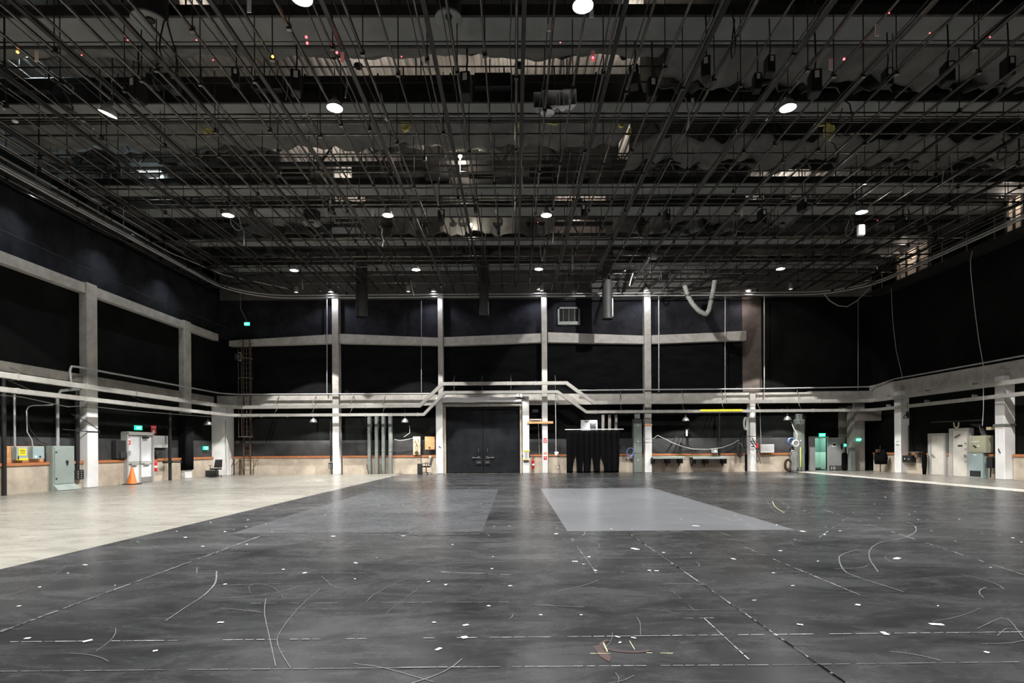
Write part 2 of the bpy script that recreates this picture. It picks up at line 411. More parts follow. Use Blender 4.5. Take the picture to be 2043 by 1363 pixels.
# scraps of white tape
m.mi = 10; rr = random.Random(5)
named = [(927,1273,.05,.05),(1232,1284-12,.04,.02),(1264,1274,.04,.02),(866,1243,.03,.02),(710,1124,.07,.03),(1147,1121,.07,.04),(55,1276-1,.04,.03),(1765,1265,.07,.04),(1868,1247,.10,.05),(1267,1096,.14,.07),
  (665,1071-.5,.07,.05),(805,1070,.07,.04),(608,1144,.06,.04),(1110,1066,.07,.05),(1602,1061,.10,.06),(1463,1116,.07,.04),(1310,1140,.05,.03),(1296,1139,.04,.03),(1079,1228,.02,.03),(1175,1112,.04,.04),
  (370,1073,.06,.04),(1018,1170,.04,.03),(975,1210,.03,.03),(310,1300,.03,.03),(1188,1139,.05,.03),(1557,1100,.05,.04),(1676,1060,.05,.03),(1388,1050,.12,.06),(1790,1115,.14,.06),(1712,1208,.05,.04),(440,1243,.05,.03),(170,1128,.07,.03),(175,1280,.06,.04)]
for px, py, a, b in named:
    c = FL(px, py); g = rr.uniform(0, 3.1)
    a *= .55; b *= .55; m.poly([(c[0]+(x*math.cos(g)-y*math.sin(g)), c[1]+(x*math.sin(g)+y*math.cos(g)), .007) for x, y in ((-a,-b),(a,-b*.8),(a*.9,b),(-a,b*.9))])
for k in range(330):
    y = rr.uniform(4.2, 33); x = rr.uniform(-6.7, min(17, y*1.0)); a, b = rr.uniform(.008,.03), rr.uniform(.006,.018); g = rr.uniform(0,3.1)
    if rr.random() < .4 and x < 4: continue
    m.poly([(x+(u*math.cos(g)-v*math.sin(g)), y+(u*math.sin(g)+v*math.cos(g)), .007) for u, v in ((-a,-b),(a,-b),(a,b),(-a,b))])
# light scuffs in all directions
for k in range(420):
    y = rr.uniform(3.6, 30)**1.0; x = rr.uniform(-6.7, 16.5); ln = rr.uniform(.1,.9); a = rr.choice((0,0,0,1.2,-1.1,.5,-.4))+rr.uniform(-.25,.25)
    bnd = rr.uniform(-.35,.35); p = []
    for t in range(5): p.append((x, y)); x += math.cos(a)*ln/4; y += math.sin(a)*ln/4; a += bnd
    if p[-1][0] < -6.8 or p[-1][0] > 16.8: continue
    m.mi = 7; m.ribbon(p, rr.uniform(.004,.012), .005)
fl = m.build('floor', [M['concrete_floor'],M['black_floor'],M['grey_floor'],M['worn_floor'],M['pale_strip'],M['walk_strip'],M['chalk'],M['scuff'],M['tape_yellow'],M['paint_red'],M['tape_white']])
struct(fl)
# ---- walls
def wall(name, parts, mats):
    m = MB()
    for (x0,x1,y0,y1,z0,z1,k) in parts: m.mi = k; m.box(x0,x1,y0,y1,z0,z1)
    return struct(m.build(name, mats))
WM = [M['dark_wall'], M['grey_board'], M['upper_wall'], M['blanket'], M['brown_concrete'], M['blanket_blue']]
HX0, HX1 = bx(1625,35.8), bx(1650,35.8)
parts = [(XL, AX0, YB, YB+.3, 0, 1.1, 0),(XL, AX0, YB, YB+.3, 1.1, 2.12, 1),(XL, AX0, YB, YB+.3, 2.12, 5, 0),(AX0, AX1, YB, YB+.3, 4.1, 5, 0),(AX1, XR, YB, YB+.3, 0, 5, 0),
  (XL, bx(1488), YB, YB+.3, 5, 8.5, 3),(XL, bx(1488), YB, YB+.3, 8.5, 10.95, 5),(bx(1488), bx(1526), YB-.05, YB+.3, 5, 10.95, 4),(bx(1526), XR, YB, YB+.3, 5, 10.95, 0),(XL, XR, YB, YB+.3, 10.95, ZR, 2),
  (AX0-.2, HX0, AYB, AYB+.15, 0, 4.1, 0),(HX1, AX1+.2, AYB, AYB+.15, 0, 4.1, 0),(HX0, HX1, AYB, AYB+.15, 2.08, 4.1, 0),(AX0-.2, AX0, YB+.3, AYB, 0, 4.1, 0),(AX1, AX1+.2, YB+.3, AYB, 0, 4.1, 0),(AX0-.2,AX1+.2,YB+.3,AYB,4.1,4.2,0)]
wall('wall_back', parts, WM)
wall('wall_left', [(XL-.3,XL,YF,YB+.3,0,1.1,0),(XL-.3,XL,YF,YB+.3,1.1,2.12,1),(XL-.3,XL,YF,YB+.3,2.12,8.3,0),(XL-.3,XL,YF,YB+.3,8.3,11.2,5),(XL-.3,XL,YF,YB+.3,11.2,12.6,0),(XL-.3,XL,YF,YB+.3,12.6,ZR,2)], WM)
wall('wall_right', [(XR,XR+.3,YF,YB+.3,0,12.6,0),(XR,XR+.3,YF,YB+.3,12.6,ZR,2)], WM)
wall('wall_front', [(XL-.3,XR+.3,YF-.3,YF,0,ZR,0)], WM)
# corrugated roof deck
m = MB(); P = []
x = XL-.3
while x < XR+.3:
    P += [(x, ZR), (x+.11, ZR), (x+.15, ZR+.09), (x+.26, ZR+.09)]; x += .30
m._add([(a, YF-.3, b) for a, b in P] + [(a, YB+.3, b) for a, b in P], [(i, i+1, len(P)+i+1, len(P)+i) for i in range(len(P)-1)])
struct(m.build('ceiling', M['roof']))
# hallway behind the open door
m = MB(); hx0, hx1 = HX0-.35, HX1+.5; hy = AYB+.15
m.mi = 0; m.box(hx0,hx1,hy+1.5,hy+1.6,0,1.15); m.box(hx0-.1,hx0,hy,hy+1.6,0,1.15); m.box(hx1,hx1+.1,hy,hy+1.6,0,1.15)
m.mi = 1; m.box(hx0,hx1,hy+1.5,hy+1.6,1.15,2.6); m.box(hx0-.1,hx0,hy,hy+1.6,1.15,2.6); m.box(hx1,hx1+.1,hy,hy+1.6,1.15,2.6)
m.mi = 2; m.box(hx0,hx1,hy,hy+1.6,2.6,2.7)
m.mi = 3; m.box(hx0,hx1,hy-.2,hy+1.6,-.1,0); m.box(hx0,hx1,hy+1.47,hy+1.5,0,.1)
struct(m.build('wall_hallway', [M['hall_pale'],M['hall_green'],M['white'],M['walk_strip']]))
m = MB(); m.box((hx0+hx1)/2-.3,(hx0+hx1)/2+.3,hy+.5,hy+1.1,2.54,2.6)
hl = tag(m.build('ceiling_light', M['tube_cool']), 'flush ceiling light in the green hallway behind the open door', 'light')
lamp('hall_glow','AREA',((hx0+hx1)/2,hy+.75,2.5),26,(.74,1,.9),None,size=.6)
# ---- beige wainscot with its timber cap, piece by piece between the columns
COLX = [bx(671), bx(880), bx(1087.5), bx(1294), bx(1502)]
n = 0
def wains(x0,x1,y0,y1,side):
    global n
    n += 1
    m = MB(); m.box(x0,x1,y0,y1,0,1.04); o = struct(m.build('trim_%d' % n, M['wainscot']))
    m = MB(); e = .05
    if side == 'b': m.box(x0,x1,y0-e,y1,1.04,1.15)
    elif side == 'l': m.box(x0,x1+e,y0,y1,1.04,1.15)
    else: m.box(x0-e,x1,y0,y1,1.04,1.15)
    m.build('timber_cap', M['wood'], o)
for a, b in ((459,662),(680,870),(1056.5,1082),(1093,1287),(1301,1490),(1509,1580)): wains(bx(a), bx(b), YB-.14, YB, 'b')
def ly(px, X=-18.3): return X*F/(px-PX)
def ry(px, X=22.4): return X*F/(px-PX)
for a, b in ((-12,16.4),(17.0,23.4),(24.0,ly(250)),(ly(303),30.35),(31.0,33.5)): wains(XL, XL+.13, a, b, 'l')
for a, b in ((31.45+.6,34.4),(29.0,31.45),(ry(1896),ry(1886)),(ry(1984),ry(1968)),(-12,24.75)): wains(XR-.15, XR, a, b, 'r')
# ---- columns (structure)
def column(nm, x0,x1,y0,y1,z1,paint=None,m2='concrete', z0=0):
    m = MB()
    if paint:  # white below grey: lit zone under the lamps' cutoff put into the colour
        m.mi = 1; m.box(x0,x1,y0,y1,z0,paint,.02); m.mi = 0; m.box(x0,x1,y0,y1,paint,z1,.02)
    else: m.box(x0,x1,y0,y1,z0,z1,.02)
    return struct(m.build(nm, [M[m2], M['white_paint']]))
CB = 34.12
column('column', bx(663.5,CB), bx(676.5,CB), CB, YB, 11.2, 4.2)
column('column', bx(875,CB), bx(885,CB), CB, YB, 11.2); column('column', bx(870,CB-.1), bx(884,CB-.1), CB-.12, YB, 4.75, 4.75)
column('column', bx(1082,CB), bx(1093,CB), CB, YB, 11.2, 4.7)
column('column', bx(1287,CB), bx(1300.5,CB), CB, YB, 11.2, 3.35)
column('column', bx(1497,CB), bx(1508.5,CB), CB, YB, 4.9, 4.0)
column('column', bx(1042.5,CB), bx(1056,CB), CB-.1, YB, 4.75, 4.75)
column('column', -18.45, -18.1, 23.4, 24.0, 8.75, 3.4); column('column', -18.45, -18.12, 30.35, 31.0, 8.75, 3.4)
column('column', -18.45, -18.1, 16.4, 17.0, 8.75, 3.4); column('column', -18.45, -18.1, 9.5, 10.1, 8.75, 3.4)
column('column', -18.45, -17.6, 33.6, 34.65, 4.3, 4.3, 'concrete_dark')
column('column', 22.05, 22.55, 24.8, 25.3, 5.0, 4.7); column('column', 22.05, 22.55, 32.0-.55, 32.0, 5.0, 4.7)
column('column', bx(1697,34.9), bx(1719,34.9), 34.55, 35.3, 5.0, None, 'concrete')
column('column', bx(1674,35.7), bx(1693,35.7), 35.68, 35.8, 4.1, None, 'concrete_dark')
column('column', 22.05, 22.55, 18.3, 18.8, 5.0, 4.7); column('column', 22.05, 22.55, 11.6, 12.1, 5.0, 4.7)
# ---- beams on the walls
def beam(pts, th, mt='concrete'):
    m = MB(); m.poly(pts, th); return struct(m.build('beam', M[mt]))
FB = 34.25
def bb(px0, y0a, y0b, px1, y1a, y1b):      # upper beam of a bay: tops and bottoms read at both ends
    P = [W(px0,y0b,FB), W(px1,y1b,FB), W(px1,y1a,FB), W(px0,y0a,FB)]; beam(P, (0, YB-FB, 0))
bb(457,680,691,664,667,685); bb(677,666,685,875,674,689); bb(885,673,690,1082,665,683); bb(1093,663,683,1288,670,686)
bb(1300,669,686,1446,663,680); bb(1446,662,680,1489,660,679)
beam([(XL, FB, 4.25),(AX0,FB,4.25),(AX0,FB,4.92),(XL,FB,4.92)], (0,YB-FB,0))
beam([(AX0, FB, 4.25),(22.3,FB,4.25),(22.3,FB,4.98),(AX0,FB,4.98)], (0,YB-FB,0))
beam([(XL,YF,8.3),(XL,33.9,8.27),(XL,33.9,8.68),(XL,YF,8.72)], (.3,0,0))
beam([(XL,YF,4.5),(XL,33.6,4.45),(XL,33.6,4.8),(XL,YF,4.86)], (.18,0,0), 'concrete_dark')
beam([(XR,YF,4.45),(XR,34.6,4.45),(XR,34.6,5.33),(XR,YF,5.33)], (-.25,0,0))
# ================================================================ TRAYS AND CONDUIT AROUND THE WALLS
def arc(c, r, a0, a1, n=6):
    return [(c[0]+r*math.cos(a0+(a1-a0)*i/n), c[1]+r*math.sin(a0+(a1-a0)*i/n)) for i in range(n+1)]
TY = 33.55
def tray(name, label, xl, xr, z, pxs, zup, w_, h_, yb=TY, ystart=YF+.5):
    """square duct: left wall, round the corner, over the big door, round to the right wall"""
    pts = [(xl, ystart, z[0])]
    pts += [(x, y, z[0]) for x, y in arc((xl+.9, yb-.9), .9, math.pi, math.pi/2, 6)]
    (a, b, c, d) = [W(p, 893, yb).x for p in pxs]
    pts += [(a, yb, z[1]), (b, yb, zup), (c, yb, zup), (d, yb, z[2])]
    pts += [(x, y, z[2]) for x, y in arc((xr-.9, yb-.9), .9, math.pi/2, 0, 6)]
    pts += [(xr, ystart, z[3])]
    m = MB(); m.duct(pts, w_, h_)
    t = m.build(name, M['tray']); tag(t, label, 'cable tray')
    # joint collars and hangers
    J = []
    for y in range(-8, 32, 3):
        J.append((xl-w_/2-.02, xl+w_/2+.02, y, y+.05, z[0]-h_/2-.02, z[0]+h_/2+.02))
        J.append((xr-w_/2-.02, xr+w_/2+.02, y+1, y+1.05, z[3]-h_/2-.02, z[3]+h_/2+.02))
    for px in list(range(470, pxs[0]-8, 52)):
        x = W(px,893,yb).x; J.append((x-.02, x+.02, yb-w_/2-.02, yb+w_/2+.02, z[1]-h_/2-.02, z[1]+h_/2+.02))
    for px in list(range(pxs[1]+20, pxs[2]-10, 55)):
        x = W(px,893,yb).x; J.append((x-.02, x+.02, yb-w_/2-.02, yb+w_/2+.02, zup-h_/2-.02, zup+h_/2+.02))
    for px in list(range(pxs[3]+18, 1690, 62)):
        x = W(px,893,yb).x; J.append((x-.02, x+.02, yb-w_/2-.02, yb+w_/2+.02, z[2]-h_/2-.02, z[2]+h_/2+.02))
    for a in J: MB().box(*a).build('joint_collar', M['conduit'], t)
    H = []
    for y in (-6,-1,4,9,13,20,26.5): H.append(([(xl, y, z[0]), (XL+.1, y, z[0]+.5)], .012, 5))
    for px in (545,620,697,762): 
        x = W(px,893,yb).x; H.append(([(x, yb, z[1]), (x+.1, 34.3, z[1]+.75)], .02, 5))
    for px in (905,962,1020,1110):
        x = W(px,893,yb).x; H.append(([(x, yb, zup), (x, 34.4, zup+.6)], .015, 5))
    for px in (1240,1365,1445,1517,1600): 
        x = W(px,893,yb).x; H.append(([(x, yb, z[2]), (x+.1, 34.3, z[2]+.75)], .02, 5))
    for a in H: MB().tube(*a).build('hanger', M['rust_steel'], t)
    return t
tray('cable_tray', 'upper square grey cable duct running round the walls and bending up over the big door', -17.2, 21.75, (4.15,4.17,4.3,4.38), (838,884,1131,1184), 5.5, .2, .2)
tray('cable_tray', 'lower square grey cable duct running round the walls and bending up over the big door', -17.2, 21.75, (3.66,3.64,3.73,3.85), (846,889,1113,1170), 4.97, .2, .17, TY-.02)
# thin round conduit above the beams
def cond(name, label, pts, r, mt='conduit', cat='conduit', group=None, n=8):
    m = MB(); m.tube(pts, r, n); return tag(m.build(name, M[mt]), label, cat, group)
z = 5.0
cond('conduit', 'long thin conduit above the ledge beam of the left wall, turning onto the back wall',
  [(-17.5,21.8,4.3),(-17.55,21.8,4.75),(-17.65,22.0,4.95),(-17.8,22.5,5.0),(-17.8,33.3,5.0),(-17.5,33.8,5.0),(-16.9,34.0,4.98),(bx(867),34.0,4.95)], .045)
cond('conduit', 'long thin conduit above the back wall beam from the big door to the right corner', [(bx(1150),34.0,5.1),(bx(1500),34.0,5.12),(21.9,34.0,5.2),(22.1,33.7,5.25),(22.15,32,5.45),(22.15,-8,5.45)], .04)
m = MB(); x0, x1 = bx(1396,TY), bx(1480,TY); m.box(x0,x1,TY-.16,TY-.125,3.71,3.83); m.mi = 1
k = x0+.35
while k < x1-.1: m.box(k, k+.12, TY-.163, TY-.15, 3.76, 3.785); k += .19
tag(m.build('measuring_strip', [M['yellow'],M['black_plastic']]), 'yellow strip with black dashes along the lower cable duct on the back wall', 'strip')
# ================================================================ LEFT WALL THINGS
XW = -18.3
def on_left(px, py, X=XW): return WX(px, py, X)
# big steel cabinet
y0 = 20.7; y1 = ly(146,-17.75)
y0 = 21.7; y1 = 22.75; X0, X1 = -18.44, -18.12; KZ = .89
t = thing('electrical_cabinet', 'tall grey-green floor cabinet with a round black handle by the left wall', 'cabinet', ((X0+X1)/2, (y0+y1)/2, 0))
m = MB(); m.box(X0,X1-.03,y0,y1,0,1.78,.01); m.build('body', M['grey_cab'], t)
# camera sees its front plane; the wide door faces the room
m = MB(); m.box(X1-.03,X1,y0+.05,y1-.05,.26,1.73,.01); d = m.build('door', M['grey_cab'], t)
m = MB(); m.lathe((X1,(y0+y1)/2+.1,1.15),[(0,.05),(.05,.045),(.06,0)],12,'x'); m.box(X1+.02,X1+.05,(y0+y1)/2+.08,(y0+y1)/2+.12,1.0,1.17); m.build('handle', M['black_plastic'], d)
m = MB(); 
for zz in (.45,1.5): m.box(X1,X1+.02,y0+.08,y0+.13,zz,zz+.06)
m.build('hinges', M['black_plastic'], d)
m = MB(); m.box(X1,X1+.004,y0+.1,y0+.3,1.66,1.7); m.build('label_plate', M['blue_cab'], d)
m = MB(); m.poly([(X1-.02,y0+.02,.25),(X1-.02,y1-.02,.25),(X1+.2,y1+.05,.02),(X1+.2,y0-.05,.02)],(-.02,0,-.01)); m.poly([(X1-.02,y0,0),(X1-.02,y0,.25),(X1+.2,y0-.05,.02),(X1+.2,y0-.05,0)],(0,.02,0)); m.build('kick_plate', M['grey_cab'], t)
# camera-facing side gets its own recess panel
m = MB(); m.box(X0+.05,X1-.06,y0-.012,y0,.1,1.7); m.build('side_panel', M['grey_cab'], t)
# plywood board with two boxes
yb0, yb1 = 20.0, 21.55
t = thing('backing_board', 'orange plywood backing board on the left wall holding two electric boxes', 'board', (-18.4,(yb0+yb1)/2,1.15))
m = MB(); m.box(-18.44,-18.40,yb0,yb1,1.16,1.77); m.build('plywood', M['ply'], t)
t = thing('switch_box', 'grey electric box with a yellow warning label and yellow lower edge on plywood', 'electric box', (-18.3,20.4,1.25))
m = MB(); m.box(-18.40,-18.2,20.16,20.64,1.25,1.74,.01); m.build('body', M['blue_cab'], t)
m = MB(); m.box(-18.2,-18.192,20.24,20.56,1.42,1.68); m.build('warning_label', M['yellow'], t)
m = MB(); m.box(-18.2,-18.19,20.16,20.64,1.25,1.32); m.build('yellow_edge', M['yellow'], t)
m = MB(); m.box(-18.192,-18.18,20.2,20.24,1.27,1.4); m.build('switch_lever', M['black_plastic'], t)
m = MB()
for zz in (1.61,1.56,1.5): m.box(-18.192,-18.19,20.29,20.51,zz,zz+.02)
m.build('printed_lines', M['black_plastic'], t)
t = thing('switch_box', 'plain blue-grey electric box with a small cyan pilot lamp on plywood', 'electric box', (-18.3,21.1,1.25))
m = MB(); m.box(-18.40,-18.2,20.85,21.36,1.28,1.76,.01); m.build('body', M['blue_cab'], t)
m = MB(); m.lathe((-18.2,20.98,1.37),[(0,.02),(.025,.015),(.03,0)],10,'x'); m.build('pilot_lamp', M['led_cyan'], t)
m = MB(); m.lathe((-18.2,21.15,1.37),[(0,.04),(.03,.03),(.03,0)],10,'x'); m.build('knob', M['black_plastic'], t)
cond('conduit','straight pale conduit rising from the yellow-labelled box on the left wall',[(-18.3,20.2,1.74),(-18.3,20.2,3.65)],.035)
cond('conduit','crooked thin conduit rising from the box with the cyan lamp',[(-18.3,20.95,1.76),(-18.3,20.92,2.0),(-18.3,20.72,2.3),(-18.3,20.7,3.1),(-18.3,20.78,3.25),(-18.3,21.0,3.32),(-17.8,21.3,3.36)],.022)
cond('conduit','thick pale conduit rising from the tall grey-green cabinet',[(-18.3,22.1,1.78),(-18.3,22.1,3.75),(-18.2,22.15,4.0),(-17.6,22.4,4.1)],.06)
cond('post','black round post on the left wall beside the plywood board',[(-18.25,19.72,0),(-18.25,19.72,4.45)],.07,'black_metal','post')
cond('post','black round post against the left wall just before the first white column',[(-18.28,23.05,.75),(-18.28,23.05,4.4)],.09,'black_metal','post')
t = thing('outlet_box','black outlet box with rows of pale sockets beside the first left wall column','outlet box',(-18.3,22.95,.38))
m = MB(); m.box(-18.35,-18.15,22.8,23.25,.38,.78,.01); m.build('body', M['black_metal'], t)
m = MB()
for i in range(4):
    for j in range(2): m.lathe((-18.15,22.93+.18*j,.45+.085*i),[(0,.02),(.022,.018),(.026,0)],8,'x')
m.build('sockets', M['steel'], t)
# horizontal chain and brace across the first column
cond('chain','dark chain strung across the first white column of the left wall',[(-18.2,22.2,2.45),(-18.07,23.35,2.4),(-18.07,23.7,2.4),(-18.07,24.05,2.4)],.02,'black_metal','chain')
cond('rope','thin dark rope slanting down across the first white column of the left wall',[(-18.15,22.6,3.1),(-18.07,23.35,2.8),(-18.07,24.0,2.5),(-18.2,24.2,2.3)],.014,'black_metal','rope')
cond('cable_loop','black cable sagging in a loop above the plywood board',[(-18.35,20.7,3.1),(-18.35,20.9,2.4),(-18.35,21.3,1.95),(-18.35,21.7,1.83)],.02,'black_cable','cable')
cond('cable','thin pale cable drooping under the lower cable duct of the left wall',[(-17.4,15,3.45),(-17.4,19.5,3.5),(-17.4,21.5,3.3),(-17.5,22.5,3.42),(-17.4,25,3.38),(-17.4,28,3.42),(-17.4,32,3.48)],.016,'grey_cable','cable')
# double door
dy0, dy1 = ly(250,-18.25), ly(303,-18.25)      # near and far jambs
dt = struct(bpy.data.objects.new('door_1', None)); C.objects.link(dt); dt.location = (-18.3, dy0, 0)
ym = (dy0+dy1)/2; ht = 2.42
m = MB(); X = -18.24
m.box(XL,X+.1,dy0-.02,dy0+.06,0,ht); m.box(XL,X+.1,dy1-.06,dy1+.02,0,ht); m.box(XL,X+.1,dy0,dy1,ht-.1,ht); m.box(XL,X+.12,dy0-.03,dy1+.03,ht,ht+.05)
m.build('door_frame', M['frame_grey'], dt)
for a, b, s in ((dy0+.06,ym-.02,0),(ym+.02,dy1-.06,1)):
    m = MB(); m.box(X-.06,X,a,b,.01,2.3,.005); lf = m.build('door_leaf', M['door_white'], dt)
    m = MB(); m.box(X,X+.06,a+.04,b-.04,.93,1.06,.01); m.box(X,X+.09,a+.25,b-.2,.87,.99,.01); m.build('push_bar', M['frame_grey'], lf)
    if s: m = MB(); m.box(X,X+.01,a,b,.02,.27); m.build('kick_plate', M['steel'], lf)
m = MB(); m.box(X-.02,X+.07,ym-.025,ym+.025,0,2.35); m.build('mullion', M['steel'], dt)
m = MB(); m.box(X,X+.12,dy1-.75,dy1-.4,2.16,2.24); m.box(X+.05,X+.3,dy1-.72,dy1-.68,2.2,2.23); m.build('door_closer', M['black_metal'], dt)
def plate(name, label, cat, loc, sx, sz, side, mt, parts=(), th=.02, group=None):
    """flat sign on a wall: side l, r or b; parts = (u0,u1,v0,v1,material) in fractions"""
    t = thing(name, label, cat, loc, group); m = MB()
    def bx_(u0,u1,v0,v1,d0,d1):
        a0, a1, b0, b1 = -sx/2+sx*u0, -sx/2+sx*u1, -sz/2+sz*v0, -sz/2+sz*v1
        if side == 'b': m.box(loc[0]+a0,loc[0]+a1,loc[1]-d1,loc[1]-d0,loc[2]+b0,loc[2]+b1)
        elif side == 'l': m.box(loc[0]+d0,loc[0]+d1,loc[1]+a0,loc[1]+a1,loc[2]+b0,loc[2]+b1)
        else: m.box(loc[0]-d1,loc[0]-d0,loc[1]-a1,loc[1]-a0,loc[2]+b0,loc[2]+b1)
    bx_(0,1,0,1,0,th); m.build('plate', M[mt], t)
    for i, (nm,u0,u1,v0,v1,k) in enumerate(parts):
        m = MB(); bx_(u0,u1,v0,v1,th,th+.004); m.build(nm, M[k], t)
    return t
def exit_sign(label, loc, side, sx=.36, sz=.24, word='EXIT', cable=None, lit='exit_green', let='exit_letter'):
    t = thing('exit_sign', label, 'exit sign', loc); m = MB(); d = .035
    if side == 'b': m.box(loc[0]-sx/2,loc[0]+sx/2,loc[1]-d,loc[1]+d,loc[2]-sz/2,loc[2]+sz/2,.006); rot=(math.pi/2,0,0); off=(0,-d-.003,-sz*.27)
    elif side == 'l': m.box(loc[0]-d,loc[0]+d,loc[1]-sx/2,loc[1]+sx/2,loc[2]-sz/2,loc[2]+sz/2,.006); rot=(math.pi/2,0,math.pi/2); off=(d+.003,0,-sz*.27)
    else: m.box(loc[0]-d,loc[0]+d,loc[1]-sx/2,loc[1]+sx/2,loc[2]-sz/2,loc[2]+sz/2,.006); rot=(math.pi/2,0,-math.pi/2); off=(-d-.003,0,-sz*.27)
    m.build('housing', M[lit], t)
    c = bpy.data.curves.new('lettering','FONT'); c.body = word; c.size = sz*.8; c.align_x = 'CENTER'; c.extrude = .003; c.offset = .004
    c.materials.append(M[let]); tmp = bpy.data.objects.new('tmp', c)
    me = bpy.data.meshes.new_from_object(tmp); bpy.data.objects.remove(tmp); me.name = 'lettering'
    o = bpy.data.objects.new('lettering', me); C.objects.link(o); o.parent = t; o.location = off; o.rotation_euler = rot
    if cable: m = MB(); m.tube(cable,.012,6); m.build('hanging_cable', M['grey_cable'], t)
    return t
exit_sign('green lit EXIT sign above the white double door on the left wall', (-18.35, (dy0+dy1)/2+.1, 2.68), 'l', .5, .22)
exit_sign('small green exit sign low on the left wall near the corner pilaster', (-18.35, ly(412), 1.78-.1), 'l', .5, .22)
plate('fire_alarm_sign','red fire sign with a white symbol above right of the white double door','sign',(-18.4,ly(310),2.62),.42,.42,'l','sign_red',(('symbol',.3,.7,.12,.5,'white'),('white_line',.1,.9,.72,.8,'white')))
plate('fire_door_sign','small red and white sign on the near leaf of the white double door','sign',(-18.235,ly(256,-18.24),2.02),.26,.34,'l','sign_red',(('white_band',.05,.95,.6,.9,'white'),('symbol',.35,.65,.15,.45,'white')),.006)
plate('notice_board','plain pale grey panel on the left wall beside the double door','panel',(-18.38,(ly(306)+ly(331))/2,2.02),1.45,.62,'l','door_grey',(),.04)
t = thing('call_box','black wall cabinet left of the white double door on the left wall','cabinet',(-18.3,ly(241),1.2))
yy = ly(241); m = MB(); m.box(-18.42,-18.2,yy-.4,yy+.4,1.2,2.05,.02); m.build('body', M['black_plastic'], t)
m = MB(); m.box(-18.2,-18.12,yy-.2,yy+.2,1.22,1.5,.03); m.lathe((-18.12,yy,1.36),[(0,.02),(.05,.015),(.07,0)],10,'x'); m.build('handset', M['mesh_black'], t)
m = MB(); m.box(-18.24,-18.16,yy+.4,yy+.5,1.4,1.56); m.build('small_box', M['door_grey'], t)
m = MB(); y = ly(314); m.box(-18.4,-18.2,y-.25,y+.25,1.27,1.52,.01); m.lathe((-18.2,y-.1,1.4),[(0,.03),(.05,.02),(.06,0)],10,'x')
tag(m.build('intercom_box', M['black_plastic']), 'black intercom box on the timber cap right of the double door', 'box')
# traffic cone
t = thing('traffic_cone','orange traffic cone on a black base in front of the white double door','traffic cone',(-17.75,ly(263,-17.75),0))
c = parent_world(t)
m = MB(); m.lathe(c,[(.21,.03),(.20,.05),(.035,.80),(.02,.82),(0,.82)],20); m.build('cone_body', M['orange'], t)
m = MB(); m.box(c.x-.28,c.x+.28,c.y-.28,c.y+.28,0,.04,.01); m.build('base', M['rubber'], t)
def extinguisher(label, loc, side):
    t = thing('fire_extinguisher', label, 'fire extinguisher', loc); c = Vector(loc)
    m = MB(); m.lathe(c,[(0,0),(.075,.0),(.085,.03),(.085,.46),(.07,.53),(.03,.57),(.025,.6)],16); m.build('cylinder', M['red'], t)
    m = MB(); m.box(c.x-.02,c.x+.02,c.y-.02,c.y+.02,c.z+.58,c.z+.64); m.box(c.x-.01,c.x+.12,c.y-.015,c.y+.015,c.z+.64,c.z+.66); m.box(c.x-.01,c.x+.1,c.y-.015,c.y+.015,c.z+.6,c.z+.615); m.build('valve', M['black_metal'], t)
    m = MB(); m.tube([(c.x,c.y,c.z+.61),(c.x-.1,c.y,c.z+.6),(c.x-.12,c.y,c.z+.4),(c.x-.1,c.y-.02,c.z+.12)],.014,6); m.build('hose', M['rubber'], t)
    m = MB(); m.lathe(c,[(.0865,.2),(.0865,.3)],16); m.build('label_band', M['white'], t)
    return t
extinguisher('red fire extinguisher on the left wall beside the double door', (-18.15, ly(309.5,-18.15), .5), 'l')
extinguisher('red fire extinguisher on the back wall between two white columns', (bx(1063.5,34.3), 34.35, .28), 'b')
cond('post','thin black floor post on the left wall between the grey panel and the draped column',[(-18.05,ly(339,-18.05),0),(-18.05,ly(339,-18.05),3.6)],.08,'black_metal','post')
m = MB(); y = ly(346,-17.9); m.box(-18.05,-17.4,y-.1,y-.04,.92,.98); m.box(-18.1,-17.95,y-.6,y,.9,1.0)
tag(m.build('wall_bracket', M['black_metal']), 'black bracket arm projecting beside the thin black post on the left wall', 'bracket')
# black drape wrapping the second column
def drape(P0, P1, z0, z1, n, amp, ph=0, hem=0):
    m = MB(); P0 = Vector(P0); P1 = Vector(P1); d = (P1-P0); q_ = Vector((d.y,-d.x)).normalized()
    def f(u, v):
        a = amp*(math.sin(u*n*2*math.pi+ph)+.4*math.sin(u*n*4.7+1+ph))*(.5+.5*(1-v))
        p = P0 + d*u + q_*a; return (p.x, p.y, z0+(z1-z0)*v + hem*math.sin(u*5+ph)*(1-v))
    m.sheet(f, max(24, n*8), 6); return m
y0 = 29.76
m = MB(); path = [(-18.43,30.28),(-18.06,30.28),(-18.06,31.04),(-18.43,31.04)]
for (a, b) in zip(path[:-1], path[1:]):
    mm = drape(a, b, .47, 3.6, 5, .015); bse = len(m.v); m.v += mm.v; m.f += [tuple(bse+i for i in f) for f in mm.f]; m.m += mm.m; m.sm += mm.sm
tag(m.build('column_drape', M['black_cloth'], None, .012), 'black cloth wrapped around the second column of the left wall', 'drape')
